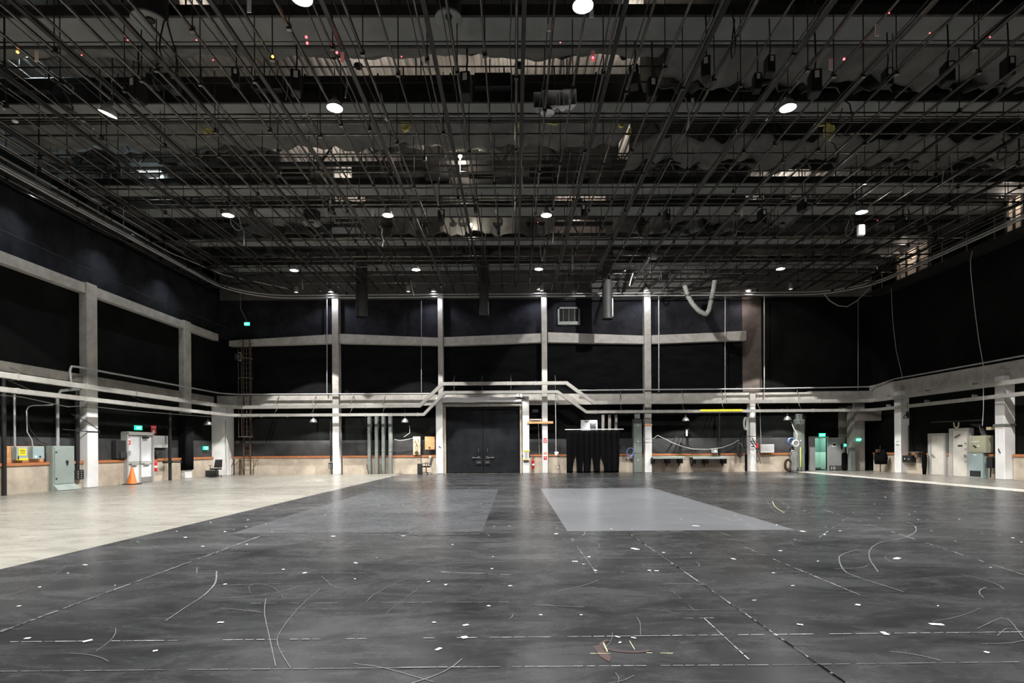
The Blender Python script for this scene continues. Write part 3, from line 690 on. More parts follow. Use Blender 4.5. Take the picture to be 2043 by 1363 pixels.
# office chairs
def office_chair(label, loc, rot):
    t = thing('office_chair', label, 'office chair', (0,0,0)); bm_ = 'mesh_black'
    m = MB()
    for k in range(5):
        a = 2*math.pi*k/5; m.bar((.03*math.cos(a),.03*math.sin(a),.11),(.30*math.cos(a),.30*math.sin(a),.075),.04,.035)
    b = m.build('base', M['black_plastic'], t)
    for k in range(5):
        a = 2*math.pi*k/5; m = MB(); m.lathe((.30*math.cos(a),.30*math.sin(a)-.02,.03),[(0,-.02),(.03,-.02),(.03,.02),(0,.02)],10,'y'); m.build('caster', M['rubber'], b)
    m = MB(); m.tube([(0,0,.1),(0,0,.42)],.028,10); m.build('gas_stem', M['black_metal'], t)
    m = MB(); m.box(-.25,.25,-.24,.24,.43,.50,.03); m.build('seat', M['black_cloth'], t)
    m = MB(); 
    def f(u, v): x = -.23+.46*u; return (x*(1-.12*v), .22+.12*v - .08*math.cos((u-.5)*3)+.05, .56+.46*v)
    m.sheet(f, 10, 8); m.build('backrest', M[bm_], t, .025)
    m = MB(); m.tube([(0,.1,.42),(0,.30,.45),(0,.34,.62),(0,.33,.8)],.018,8); m.build('back_bracket', M['black_plastic'], t)
    for s in (-1,1):
        m = MB(); m.tube([(s*.2,0,.45),(s*.29,0,.47),(s*.30,.02,.66)],.016,8); m.box(s*.30-.04,s*.30+.04,-.16,.12,.66,.69,.012); m.build('armrest', M['black_plastic'], t)
    t.location = loc; t.rotation_euler = (0,0,rot); return t
office_chair('black office chair in front of the corner pilaster of the left wall', (W(430,893,31.9).x,31.9,0), -2.2)
office_chair('black office chair beside the big black door, left of its white column', (bx(850,33.6),33.6,0), -1.2)
m = MB(); x = W(421,893,32.4).x; m.box(x-.25,x+.3,32.2,32.7,0,.38,.03); tag(m.build('crate', M['mesh_black']), 'dark crate on the floor behind the office chair near the left corner', 'crate')
# wall-mounted thing on corner pilaster
cond('conduit','thin dark conduit down the edge of the left corner pilaster',[(-17.58,33.6,3.4),(-17.56,33.58,1.2),(-17.5,33.55,.5),(-17.5,33.5,.05)],.018,'grey_cable')
# ================================================================ PENDANTS ON THE LOWER WALLS
def pendant_proto(name, label, cat, r, drop, mt, bulb, br, group=None, neck=.1):
    """dome lamp hanging from its rod; origin at the rim centre"""
    t = thing(name, label, cat, (0,0,0), group)
    m = MB(); m.lathe((0,0,0),[(r,0),(r*.97,.02),(r*.88,r*.45),(r*.6,r*.85),(r*.28,r*1.02),(r*.24,r*1.3),(0,r*1.35)],22); m.build('lamp_shade', M[mt], t, .004)
    m = MB(); m.lathe((0,0,r*1.2),[(0,0),(r*.3,0),(r*.3,r*.45),(0,r*.5)],12); m.build('socket', M['black_metal'], t)
    m = MB(); m.lathe((0,0,br+.03),[(0,-br),(br*.7,-br*.7),(br,0),(br*.7,br*.7),(br*.3,br*1.3),(0,br*1.4)],12); m.build('bulb', M[bulb], t)
    m = MB(); m.tube([(0,0,r*1.5),(0,0,drop)],.012,6); m.build('rod', M['black_metal'], t)
    return t
wp = pendant_proto('wall_lamp','', 'lamp', .22, 0.85, 'shade', 'bulb_dim', .07)
wl = [(625.5,843,33.5,'dome lamp hanging under the cable ducts left of the first back wall column',1),(808,843,33.5,'dome lamp hanging under the cable ducts between grey ducts and plywood boards',1),
  (1368,840,33.5,'dome lamp hanging under the cable ducts above the wall benches',1),(1571,838.5,33.5,'dome lamp hanging under the cable ducts left of the tall grey riser',1)]
first = True
for px, py, Y, lb, e in wl:
    o = wp if first else strip_copy(wp); first = False
    p = W(px, py, Y); o.location = p; o['label'] = lb
    lamp('lamp_light','SPOT',(0,0,-.03),KW*e,(1,.96,.9),o,False,spot_size=math.radians(136),spot_blend=.2,shadow_soft_size=.05)
for X, Y, z, lb, e in ((-17.5,ly(415,-17.5),3.0,'small dome lamp on the left wall before the corner pilaster',.5),(21.4,30.0,3.05,'dark conical lamp in front of the far column of the right wall',0.0)):
    o = strip_copy(wp); o.location = (X,Y,z); o['label'] = lb
    if e: lamp('lamp_light','SPOT',(0,0,-.03),KW*e,(1,.96,.9),o,False,spot_size=math.radians(136),spot_blend=.2,shadow_soft_size=.05)
    else:
        for ch in list(o.children):
            if ch.name.startswith('bulb'): bpy.data.objects.remove(ch)
            elif ch.name.startswith('lamp_shade'):
                ch.data = ch.data.copy(); ch.data.materials[0] = M['dark_shade']
# ================================================================ BACK WALL THINGS
# big black double door in its frame with a rolled canvas shutter above
DX0, DX1 = bx(889.5), bx(1037.5)
dt = struct(bpy.data.objects.new('door_2', None)); C.objects.link(dt); dt.location = ((DX0+DX1)/2, 34.4, 0)
xm = bx(963.5)
for a, b in ((DX0+.02,xm-.012),(xm+.012,DX1-.02)):
    m = MB(); m.box(a,b,34.38,34.46,.03,4.12,.01); lf = m.build('door_leaf', M['big_door'], dt)
    s = 1 if a < 0 and b < xm+.01 else -1
    i0, i1 = (a+.3, b) if s > 0 else (a, b-.3)
    m = MB(); m.box(i0,i1,34.36,34.38,.9,2.3); m.box(i0,i1,34.365,34.38,2.3,3.65); m.box(i0,i1,34.355,34.38,.05,.9); m.build('door_panel', M['big_door'], lf)
    hx = xm - s*.28
    m = MB(); m.tube([(hx,34.32,1.33),(hx,34.30,1.45),(hx,34.32,1.55)],.012,6); m.build('pull', M['steel'], lf)
    m = MB(); m.box(xm-s*.68,xm-s*.50,34.28,34.32,.95,1.02); m.bar((xm-s*.5,34.3,.95),(xm-s*.2,34.3,1.05),.025,.04); m.box(xm-s*.40,xm-s*.15,34.3,34.35,.93,.97); m.build('latch', M['steel'], lf)
    m = MB(); m.box(xm-s*.45,xm-s*.08,34.3,34.35,.55,.8,.01); m.build('lock_case', M['black_metal'], lf)
    m = MB(); m.box(xm-s*.36,xm-s*.16,34.29,34.3,.66,.71); m.build('handle', M['steel'], lf)
m = MB(); m.box(bx(885),DX0,34.2,34.5,0,4.5); m.box(DX1,bx(1041.5),34.2,34.5,0,4.5); m.box(DX0,DX1,34.3,34.5,4.15,4.3); m.build('door_frame', M['wainscot'], dt)
m = MB(); xx0, xx1 = bx(884.5), bx(1041); zc = 4.52; n = 60
def f(u, v):
    a = -.6+v*3.6; r_ = .22+.012*math.sin(u*23)+.01*math.sin(u*9+a*2); return (xx0+(xx1-xx0)*u, 34.15-r_*math.cos(a), zc+r_*math.sin(a)+.01*math.sin(u*14))
m.sheet(f, 40, 14); t = tag(m.build('rolled_curtain', M['white_paint'], None, .01), 'rolled grey fabric curtain above the big black door', 'curtain')
m = MB(); m.box(xx0,xx1,34.0,34.08,4.2,4.27); m.build('bottom_rail', M['tray'], t)
# twin floodlights
t = thing('floodlight','pair of small lit floodlights at the top right corner of the big black door','floodlight',(bx(1036),33.75,4.75))
c = W(1036,789,33.75)
t.location = c
for s in (-1,1):
    m = MB(); m.box(c.x+s*.1-.07,c.x+s*.1+.07,c.y,c.y+.1,c.z-.08,c.z+.08,.01); h = m.build('lamp_head', M['black_metal'], t)
    m = MB(); m.box(c.x+s*.1-.05,c.x+s*.1+.05,c.y-.01,c.y,c.z-.06,c.z+.06); m.build('lens', M['bulb_dim'], h)
m = MB(); m.bar((c.x-.2,c.y+.1,c.z-.12),(c.x+.35,c.y+.3,c.z-.2),.05,.05); m.tube([(c.x+.2,c.y+.2,c.z-.1),(c.x+.5,c.y+.3,c.z-.3),(c.x+.45,c.y+.3,c.z-.7)],.015,6); m.build('bracket', M['black_metal'], t)
lamp('flood_light','SPOT',(c.x,c.y-.1,c.z-.1),25,(1,.97,.9),t,spot_size=math.radians(130),spot_blend=.3)
# white column board
x = bx(1049); t = thing('notice_board','yellow-edged notice board with a grey centre on the white column right of the big door','notice board',(x,33.97,1.0))
m = MB(); m.box(x-.2,x+.22,33.95,34.0,.78,1.38); m.build('board', M['white'], t)
m = MB(); m.box(x-.16,x+.24,33.93,33.96,1.34,1.42); m.box(x-.22,x+.2,33.93,33.96,.83,.87); m.build('yellow_edge', M['yellow'], t)
m = MB(); m.box(x-.08,x+.12,33.93,33.955,.92,1.32); m.build('grey_sheet', M['door_grey'], t)
m = MB(); m.box(x+.19,x+.25,33.9,33.96,.98,1.28); m.box(x-.22,x-.18,33.92,33.96,1.0,1.15); m.box(x-.12,x+.14,33.94,33.957,.74,.8); m.build('dark_fittings', M['black_plastic'], t)
# signs on column with red signs
x = bx(1087.5)
plate('fire_sign','red sign with white symbol, topmost of three on the slim white column','sign',(x,CB,bz(879,1087)),.2,.28,'b','sign_red',(('symbol',.3,.7,.1,.45,'white'),('white_line',.1,.9,.6,.72,'white')),.01)
plate('fire_sign','small orange and white sign, middle of three on the slim white column','sign',(x,CB,bz(904.5,1087)),.2,.12,'b','orange',(('white_line',.0,.6,.4,.6,'white'),('white_line',.7,1,.1,.4,'white')),.01)
plate('fire_sign','red square sign with a white dot, lowest of three on the slim white column','sign',(x,CB,bz(914,1087)),.2,.22,'b','sign_red',(('symbol',.35,.65,.5,.75,'white'),),.01)
# timber plank, shelf
m = MB(); p0 = W(1052,845,34.05); p1 = W(1103.5,845.5,34.05); m.box(p0.x,p1.x,33.95,34.1,3.06,3.2); tag(m.build('timber_plank', M['ply']), 'orange timber plank fixed across the two white columns', 'plank')
m = MB(); m.box(bx(1057),bx(1081),34.2,34.6,3.28,3.36); m.box(bx(1058),bx(1060),34.25,34.6,3.2,3.28); m.box(bx(1078),bx(1080),34.25,34.6,3.2,3.28); tag(m.build('wall_shelf', M['white_paint']), 'short pale shelf on the wall above the orange plank', 'shelf')
m = MB(); m.box(bx(1063),bx(1075),34.5,34.64,3.78,3.98); tag(m.build('vent_opening', M['black_plastic']), 'small black vent high between the two white columns', 'vent')
cond('conduit','thin pair of pale conduit behind the orange plank',[(bx(1075),34.5,3.2),(bx(1076),34.5,1.6),(bx(1077),34.5,1.15)],.02)
# hanging control box
x = bx(1109); t = thing('hanging_controller','pale control box hanging on a long thin cable right of the slim white column','control box',(x,33.7,1.15))
m = MB(); m.box(x-.12,x+.12,33.62,33.78,1.18,1.32,.02); m.box(x-.1,x+.05,33.6,33.8,1.08,1.17,.02); m.build('box', M['white_paint'], t)
m = MB(); m.box(x+.05,x+.2,33.6,33.7,1.02,1.1,.02); m.build('grip', M['black_plastic'], t)
m = MB(); m.tube([(x-.03,33.7,1.32),(x-.03,33.7,3.2),(x-.05,33.7,4.9)],.022,6); m.build('hanging_cable', M['white_cable'], t)
m = MB(); m.tube([(x+.08,33.7,1.08),(x+.1,33.72,.8),(x+.13,33.75,.5),(x+.15,33.8,.3)],.012,6); m.build('tail_cord', M['black_cable'], t)
m = MB(); m.lathe((bx(1114),34.5,bz(934,1114)),[(0,-.02),(.04,-.02),(.05,0)],10,'y'); tag(m.build('wall_socket', M['white']), 'round white wall socket low on the beige panel left of the black curtain', 'socket')
# black masking curtain on its frame
x0, x1 = bx(1130.5,33.6), bx(1236,33.6); zt = bz(859,1180,33.6)
t = thing('masking_curtain','ragged black masking curtain hanging from a grey pipe, split into strips','curtain',((x0+x1)/2,33.6,0))
m = MB(); m.tube([(x0-.1,33.6,zt+.06),(x1+.25,33.6,zt+.06)],.03,8); m.build('top_pipe', M['white_paint'], t)
# leg strips: (u left at bottom, u right at bottom, left top, right top)
strips = [(.0,.115,.0,.185),(.185,.30,.165,.33),(.315,.45,.31,.475),(.505,.63,.455,.64),(.70,.985,.62,1.0)]
W_ = x1-x0; a = .0
for (b0,b1,t0,t1) in strips:
    m = MB()
    def f(u, v, b0=b0,b1=b1,t0=t0,t1=t1):
        k = max(0, min(1, (v-.05)/.55)); k = k*k*(3-2*k); l = b0+(t0-b0)*k; r_ = b1+(t1-b1)*k
        uu = l+(r_-l)*u; return (x0+W_*uu, 33.6+.05*math.sin(uu*60)+.03*math.sin(uu*131+1)-.02*v, .02+(zt-.02)*v)
    m.sheet(f, 26, 16); m.build('cloth_strip', M['black_cloth'], t, .01)
# lit box and conduits above the curtain
t = thing('distribution_box','white electric cabinet above the black curtain with a hood lamp','cabinet',(bx(1172),34.4,zt+.1))
m = MB(); m.box(bx(1160),bx(1193),34.3,34.64,1.6,bz(838,1175),.01); m.build('body', M['door_grey'], t)
m = MB(); m.box(bx(1178.5),bx(1189),34.25,34.3,1.7,bz(843,1184)); m.build('dark_door', M['black_metal'], t)
m = MB(); px_ = bx(1184.5,34.1); zz = bz(841.5,1184); m.box(px_-.2,px_+.2,34.02,34.3,zz,zz+.05,.01); m.build('hood_lamp', M['bulb_dim'], t)
lamp('hood_light','AREA',(px_,34.1,zz-.02),14,(.9,.93,1),t,size=.3)
for i, px_ in enumerate((1205,1218,1231)):
    m = MB(); m.box(bx(px_-2.4),bx(px_+2.4),34.4,34.62,1.0,3.6); m.box(bx(px_-3),bx(px_+3),34.38,34.63,2.4,2.46)
    tag(m.build('wireway', M['concrete']), 'pale vertical wireway above the black curtain', 'wireway', 'pale wireways above the curtain')
m = MB(); 
for k in range(5):
    r_ = .2+.02*k; m.tube([(bx(1257.5)+r_*math.cos(a)*.8, 34.3-.03*k, bz(903,1257)+r_*math.sin(a)) for a in [i*math.pi/10 for i in range(21)]],.02,6,False)
tag(m.build('cable_coil', M['blue_cable']), 'coil of blue cable hanging on the wall left of the grey-green riser', 'cable coil')
def riser(label, px0, px1, ytop, Y, mt):
    x0, x1 = bx(px0,Y), bx(px1,Y); x = (x0+x1)/2; z1 = bz(ytop,(px0+px1)/2,Y)
    t = thing('duct_riser', label, 'duct', (x, Y, 0))
    m = MB(); m.box(x0,x1,Y,YB-.02 if Y < YB else Y+.4,0,z1,.03); m.build('duct_body', M[mt], t)
    m = MB(); m.box(x-(x1-x0)*.32,x+(x1-x0)*.32,Y+.05,Y+.3,z1,z1+.35,.02); m.build('duct_collar', M[mt], t)
    m = MB()
    for zz in (1.2,2.2): m.box(x0-.01,x1+.01,Y-.01,Y+.02,zz,zz+.03)
    m.build('seam_flange', M[mt], t)
    m = MB()
    for zz in (.75,1.9,2.9): m.box(x-.02,x+.05,Y-.012,Y,zz,zz+.05)
    m.build('label_plate', M['white'], t)
    return t
riser('wide grey-green vertical duct beside the black curtain and the orange-banded column',1264.5,1281,836,34.1,'green_duct')
riser('wide dark grey vertical duct right of the hose bundle with a yellow tube beside it',1588,1606,837,34.3,'green_duct')
m = MB(); m.box(bx(1286,CB),bx(1301.5,CB),CB-.03,CB,bz(849.5,1294),bz(846.5,1294)); tag(m.build('timber_band', M['ply']), 'narrow orange timber band across the column right of the grey-green duct', 'band')
# four grey ducts between columns 1 and 2
for i, px_ in enumerate((736.5,751,764.5,778.5)):
    w2 = (2.8,2.8,2.8,3.0)[i]; x0, x1 = bx(px_-w2), bx(px_+w2)
    t = thing('vertical_wireway','slim grey-green wireway, one of four rising from the floor to the cable duct','wireway',((x0+x1)/2,34.2,0),'four slim wireways between the first two back columns')
    m = MB(); m.box(x0,x1,34.15,34.5,0,3.6,.01); m.build('duct_body', M['green_duct'], t)
    m = MB(); 
    for zz in (1.4,2.6): m.box(x0-.02,x1+.02,34.13,34.5,zz,zz+.04)
    m.build('seam_flange', M['green_duct'], t)
    if i in (0,2): m = MB(); m.tube([(x0-.08,34.3,.6),(x0-.04,34.2,.35),(x0+.06,34.12,.1)],.03,6); m.build('flex_tail', M['rust'], t)
# outlet box on post by first column
cond('post','thin black post rising beside the first back wall column',[(bx(659),34.3,.8),(bx(659),34.3,3.3)],.06,'black_metal','post')
t = thing('outlet_box','black stage outlet box on the beige panel left of the first back wall column','outlet box',(bx(659),34.3,.35))
m = MB(); m.box(bx(655),bx(662),34.2,34.5,.36,.72,.01); m.build('body', M['black_metal'], t)
m = MB()
for i in range(3):
    for j in range(2): m.lathe((bx(657)+.1*j,34.2,.42+.1*i),[(0,-.02),(.025,-.018),(.03,0)],8,'y')
m.build('sockets', M['steel'], t)
# plywood boards left of the big door
m = MB(); m.box(bx(823),bx(837.5),34.4,34.44,1.17,bz(871,830)); t = tag(m.build('plywood_board', M['pale_ply']), 'narrow pale plywood board standing on the timber cap, hung with cords', 'board')
m = MB(); xx = bx(830); m.tube([(xx-.15,34.35,2.2),(xx,34.3,1.9),(xx-.05,34.3,1.5),(xx+.08,34.33,1.35)],.015,6); m.tube([(xx+.05,34.35,2.25),(xx+.14,34.3,2.0),(xx+.02,34.3,1.7)],.015,6); m.box(xx-.1,xx+.1,34.3,34.38,1.25,1.4); m.build('hung_cords', M['rust'], t)
m = MB(); m.box(bx(847),bx(866.5),34.35,34.4,bz(897,857),bz(871,857)); m.mi = 1; m.lathe((bx(856),34.34,bz(893.5,857)),[(0,-.03),(.05,-.02),(.06,0)],10,'y'); tag(m.build('notice_board', [M['ply'],M['rust']]), 'orange plywood notice board with a round knob left of the big black door', 'board')
cond('cord_string','string of pale tangled cord sagging to the narrow plywood board',[(bx(787),34.2,2.15),(bx(797),34.15,2.08),(bx(806),34.15,2.1),(bx(815),34.15,2.15),(bx(822),34.2,2.2),(bx(828),34.25,2.25)],.02,'grey_cable','cord')
cond('cord_branch','thin pale cord slanting up from the tangled string left of the plywood board',[(bx(806),34.2,2.3),(bx(818),34.2,2.55),(bx(817),34.25,3.0)],.012,'grey_cable','cord')
t = thing('music_stand','thin black floor stand with a box foot beside the office chair at the big door','stand',(bx(841),33.9,0))
m = MB(); m.box(bx(834.5),bx(843.5),33.8,34.1,0,.66,.02); m.build('base_box', M['black_plastic'], t)
m = MB(); m.tube([(bx(841.5),33.95,.66),(bx(841.5),33.95,2.3)],.018,6); m.tube([(bx(838),33.95,1.35),(bx(841.5),33.95,1.3)],.02,6); m.build('pole', M['black_metal'], t)
m = MB(); m.box(bx(856.5),bx(861),34.0,34.2,.98,1.12,.02); tag(m.build('small_box', M['pale_ply']), 'small pale box on the timber cap above the office chair by the big door', 'box')
# caged ladder in the left corner
lx = bx(491,33.9); t = thing('caged_ladder','rusty steel caged ladder on the back wall near the left corner','ladder',(lx,34.0,0))
for s in (-1,1): m = MB(); m.box(lx+s*.2-.03,lx+s*.2+.03,34.0,34.06,0 if s<0 else .0,8.4); m.build('stile', M['rust'], t)
m = MB(); zz = .3
while zz < 8.3: MB().tube([(lx-.2,34.03,zz),(lx+.2,34.03,zz)],.014,5).build('rung', M['rust'], t); zz += .3
for zz in (2.35,3.55,4.75,5.95,7.15,8.1):
    m = MB(); m.tube([(lx+.42*math.cos(a),34.0-.62*math.sin(a),zz) for a in [i*math.pi/10 for i in range(11)]],.02,5); m.build('cage_hoop', M['rust_steel'], t)
for k in range(5):
    a = math.pi*(k+.5)/5 if k != 2 else math.pi/2
    m = MB(); m.tube([(lx+.42*math.cos(a),34.0-.62*math.sin(a),2.35),(lx+.42*math.cos(a),34.0-.62*math.sin(a),8.3)],.012,5); m.build('cage_bar', M['rust_steel'], t)
for s in (-1,1):
    m = MB(); m.bar((lx+s*.2,33.98,.9),(lx+s*.55,34.3,.9),.03,.03); m.bar((lx+s*.5,34.2,.9),(lx+s*.25,34.05,.1),.03,.03); m.bar((lx+s*.38,34.05,0),(lx+s*.38,34.05,.95),.03,.03); m.build('brace', M['rust'], t)
# guard posts left of the ladder
m = MB()
for px_ in (466,477.5): m.box(bx(px_)-.03,bx(px_)+.03,34.2,34.28,0,1.0)
m.bar((bx(459),34.3,.45),(bx(467),34.25,.95),.03,.03); m.bar((bx(467),34.25,.6),(bx(478),34.25,.95),.03,.03)
tag(m.build('guard_frame', M['rust']), 'rusty low guard frame on the beige panel left of the caged ladder', 'frame')
# speaker & hanging exit sign
p = W(475,711,34.0); t = thing('wall_speaker','small black and grey wall horn near the left corner of the back wall','speaker',(p.x,34.3,p.z))
m = MB(); m.box(p.x-.28,p.x-.05,34.1,34.5,p.z-.2,p.z+.2,.03); m.build('body', M['black_plastic'], t)
m = MB(); m.tube([(p.x-.05,34.1,p.z-.2),(p.x+.1,34.1,p.z-.27),(p.x+.16,34.1,p.z-.1),(p.x+.13,34.1,p.z+.22),(p.x+.02,34.1,p.z+.25),(p.x-.05,34.1,p.z+.2)],.03,8); m.build('yoke', M['door_grey'], t)
m = MB(); m.lathe((p.x-.02,34.1,p.z),[(.1,-.03),(.06,.05),(.03,.12)],12,'y'); m.build('horn_mouth', M['door_grey'], t)
p = W(493,646.5,33.0)
exit_sign('small green EXIT sign hanging on a cable high in the left corner', tuple(p), 'b', .3, .2, 'EXIT', [(p.x,33.0,p.z+.1),(p.x-.15,33.0,p.z+.45),(p.x-.38,33.0,p.z+.9),(p.x-.4,33.0,p.z+2.1)])
# wall benches
def bench(label, px0, px1, ytop, drops):
    x0, x1 = bx(px0,33.8), bx(px1,33.8); z1 = bz(ytop,(px0+px1)/2,33.8)
    t = thing('wall_bench', label, 'bench', ((x0+x1)/2,34.1,z1-.1))
    m = MB(); m.box(x0,x1,33.75,34.5,z1-.05,z1,.01); m.box(x0,x1,33.74,33.78,z1-.12,z1-.03); m.build('top', M['grey_cab'], t)
    for a in drops:
        x = x0+(x1-x0)*a; m = MB(); m.poly([(x-.02,33.85,z1-.05),(x-.02,34.5,z1-.05),(x-.02,34.5,z1-.6)],(.04,0,0)); m.build('bracket', M['rust'], t)
        m = MB(); m.box(x-.13,x+.13,34.05,34.5,z1-.42,z1-.1,.01); b = m.build('socket_box', M['black_metal'], t)
        m = MB()
        for i in (-1,1): m.lathe((x+.06*i,34.05,z1-.2),[(0,-.02),(.025,-.018),(.03,0)],8,'y')
        m.build('sockets', M['steel'], b)
    return t
bench('grey wall bench with black socket boxes under it, nearer the orange-banded column',1302,1366,911.5,(.04,.52,.92))
bench('longer grey wall bench with black socket boxes under it, nearer the right white column',1382,1454,912,(.07,.42,.93))
t = thing('fan_heater','small grey square box with a round white lamp standing on the timber cap','box',(bx(1426.5),34.35,1.15))
c = W(1426.5,899.5,34.3); m = MB(); m.box(c.x-.16,c.x+.16,34.25,34.5,c.z-.14,c.z+.14,.015); m.build('body', M['door_grey'], t)
m = MB(); m.lathe((c.x,34.25,c.z),[(0,-.02),(.03,-.015),(.04,0)],12,'y'); m.build('round_lamp', M['bulb_dim'], t)
m = MB(); m.box(c.x-.2,c.x+.17,34.2,34.5,1.15,c.z-.14); m.build('base', M['black_plastic'], t)
cond('post','thin black post rising from the timber cap behind the long bench',[(bx(1437.5),34.4,1.0),(bx(1437.5),34.4,3.6)],.06,'black_metal','post')
cond('rope','long pale rope sagging along the back wall above the benches',[(bx(1281),33.9,2.05),(bx(1302),33.9,2.1),(bx(1312),34.2,2.3),(bx(1325),34.2,2.1),(bx(1342),34.2,1.82),(bx(1365),34.2,1.55),(bx(1385),34.2,1.42),(bx(1410),34.2,1.4),(bx(1440),34.2,1.5),(bx(1460),34.2,1.72),(bx(1475),34.2,1.98)],.022,'grey_cable','rope')
t = thing('tripod_arm','black jointed arm assembly leaning above the benches with a pale upright tip','stand',(bx(1358),34.3,1.2))
m = MB()
for a, b in (((1345,900),(1357,873)),((1352,902),(1363,874)),((1357,885),(1394,899)),((1357,901),(1390,899)),((1357,901),(1358,885)),((1341,884),(1350,871))):
    pa, pb = W(a[0],a[1],34.3), W(b[0],b[1],34.3); m.bar((pa.x,34.3,pa.z),(pb.x,34.3,pb.z),.06,.06)
m.build('arms', M['black_metal'], t)
pa, pb = W(1370,870,34.2), W(1370.5,858,34.2); m = MB(); m.box(pa.x-.04,pa.x+.04,34.15,34.25,pa.z,pb.z); m.build('upright_tip', M['white_paint'], t)
m = MB(); m.box(pa.x-.1,pa.x+.12,34.1,34.28,pb.z,pb.z+.04); m.build('tip_bracket', M['black_metal'], t)
def coil(label, px, py, Y, rx_, rz_, mt, n=6, th=.022, name='cable_coil'):
    m = MB(); c = W(px,py,Y); rg = random.Random(int(px))
    for k in range(n):
        a0 = rg.uniform(0,6); e = rg.uniform(.75,1.05); dx = rg.uniform(-.05,.05)
        m.tube([(c.x+dx+rx_*e*math.cos(a), Y-.02*k, c.z+rz_*e*math.sin(a)) for a in [a0+i*math.pi/9 for i in range(19)]],th,6,False)
    return tag(m.build(name, M[mt]), label, 'cable coil')
coil('long pale cable coil hanging below the ducts left of the right white column',1487,845.5,33.7,.12,.42,'grey_cable',5,.02)
coil('tall black cable coil hanging beside the right white column above the bench',1475.5,898,34.0,.13,.46,'black_cable',7,.035)
# clutter around the right white column
t = thing('stage_clamp','black bracket and red handled clamp hanging against the right white column','clamp',(bx(1508),33.9,1.6))
m = MB()
for a, b in (((1497,880),(1509,897)),((1480,871),(1540,871)),((1498,880),(1511,880)),((1500,873),(1514,900))):
    pa, pb = W(a[0],a[1],33.95), W(b[0],b[1],33.95); m.bar(pa,pb,.035,.04)
pa = W(1502,891,33.93); m.box(pa.x-.09,pa.x+.09,33.88,33.95,pa.z-.04,pa.z+.04); m.build('bracket', M['black_metal'], t)
pa = W(1511,890,33.9); m = MB(); m.box(pa.x-.06,pa.x+.06,33.85,33.95,pa.z-.15,pa.z+.15,.03); m.build('red_handle', M['red'], t)
pa, pb = W(1514,908,33.9), W(1518,925,33.9); m = MB(); m.tube([(pa.x,33.9,pa.z+.3),(pa.x-.05,33.9,pa.z),(pb.x,33.9,pb.z)],[.03,.07,.02],8); m.build('hanging_tail', M['rust_steel'], t)
cond('cable','thin cable running straight down beside the right white column',[(bx(1511),33.8,4.0),(bx(1512),33.8,2.5),(bx(1513),33.85,1.4)],.018,'grey_cable','cable')
m = MB(); p = W(1518,905,34.2); q_ = W(1545.5,886.5,34.2); m.box(p.x,q_.x,34.25,34.3,1.17,q_.z,.01); tag(m.build('whiteboard', M['door_grey']), 'pale grey blank board leaning on the timber cap right of the last white column', 'board')
# hose bundle / hand truck with coils
coil('blue cable coil at the top of the hose bundle left of the dark grey duct',1577,881,33.7,.17,.22,'blue_cable',5,.025)
coil('grey and white cable coil at the top of the hose bundle',1587,885,33.65,.19,.22,'white_cable',5,.028)
coil('small dark cable coil below the blue and white coils',1579,897,33.7,.12,.2,'black_cable',5,.03)
coil('brown rubber hose coil on the floor at the foot of the hose bundle',1572,928,33.6,.2,.36,'rust',6,.04,'hose_coil')
t = thing('hand_truck','upright hand truck loaded with pale hoses at the left of the dark grey duct','hand truck',(bx(1583),33.5,0))
X_ = bx(1583,33.5)
m = MB(); m.tube([(X_-.17,33.5,.1),(X_-.17,33.5,1.2),(X_-.1,33.5,1.3),(X_+.1,33.5,1.3),(X_+.17,33.5,1.2),(X_+.17,33.5,.1)],.02,8)
for zz in (.35,.65,.95): m.tube([(X_-.17,33.5,zz),(X_+.17,33.5,zz)],.015,6)
m.build('frame', M['steel'], t)
m = MB(); m.box(X_-.2,X_+.2,33.2,33.5,.02,.04); m.build('toe_plate', M['steel'], t)
for s in (-1,1):
    m = MB(); m.lathe((X_+s*.24,33.56,.13),[(0,-.03),(.13,-.03),(.13,.03),(0,.03)],16,'x'); m.build('wheel', M['rubber'], t)
m = MB()
for k in range(6): 
    xo = X_-.14+.055*k; m.tube([(xo,33.44,.1),(xo+.02,33.42,.5),(xo-.03,33.42,.9),(xo+.04,33.43,1.25)],.022,6)
m.build('hoses', M['grey_cable'], t)
cond('cable','pale cable running from the ducts down to the top of the hose bundle',[(bx(1571),33.7,3.1),(bx(1575),33.7,2.7),(bx(1583),33.7,2.3),(bx(1582),33.7,2.0)],.016,'grey_cable','cable')
cond('yellow_tube','bright yellow-green upright tube beside the foot of the dark grey duct',[(bx(1598,33.9),33.95,.3),(bx(1598,33.9),33.95,1.5)],.035,'hose_green','tube')
# open door to the green hallway
dt = struct(bpy.data.objects.new('door_3', None)); C.objects.link(dt); dt.location = (HX0, AYB, 0)
m = MB(); m.box(HX0-.42,HX0,AYB-.08,AYB+.02,0,2.18); m.box(HX0,HX1,AYB-.08,AYB+.02,2.08,2.18); m.box(HX1,HX1+.06,AYB-.08,AYB+.02,0,2.18); m.box(HX0-.42,HX0,AYB-.02,AYB,0,2.2); m.build('door_frame', M['door_grey'], dt)
m = MB(); lx0, lx1 = HX1+.03, HX1+1.08; ly0 = AYB-.16; m.box(lx0,lx1,ly0,ly0+.05,.02,2.1,.01); lf = m.build('door_leaf', M['door_grey'], dt)
m = MB(); m.box(lx0+.02,lx1-.02,ly0-.006,ly0,.03,.3); m.build('kick_plate', M['steel'], lf)
m = MB(); m.box(lx1-.28,lx1-.17,ly0-.01,ly0,1.35,1.7); m.build('vision_panel', M['glass_dark'], lf)
m = MB(); m.box(lx1-.13,lx1-.06,ly0-.02,ly0,.92,1.1); m.box(lx1-.22,lx1-.1,ly0-.06,ly0-.03,1.0,1.03); m.build('door_handle', M['black_metal'], lf)
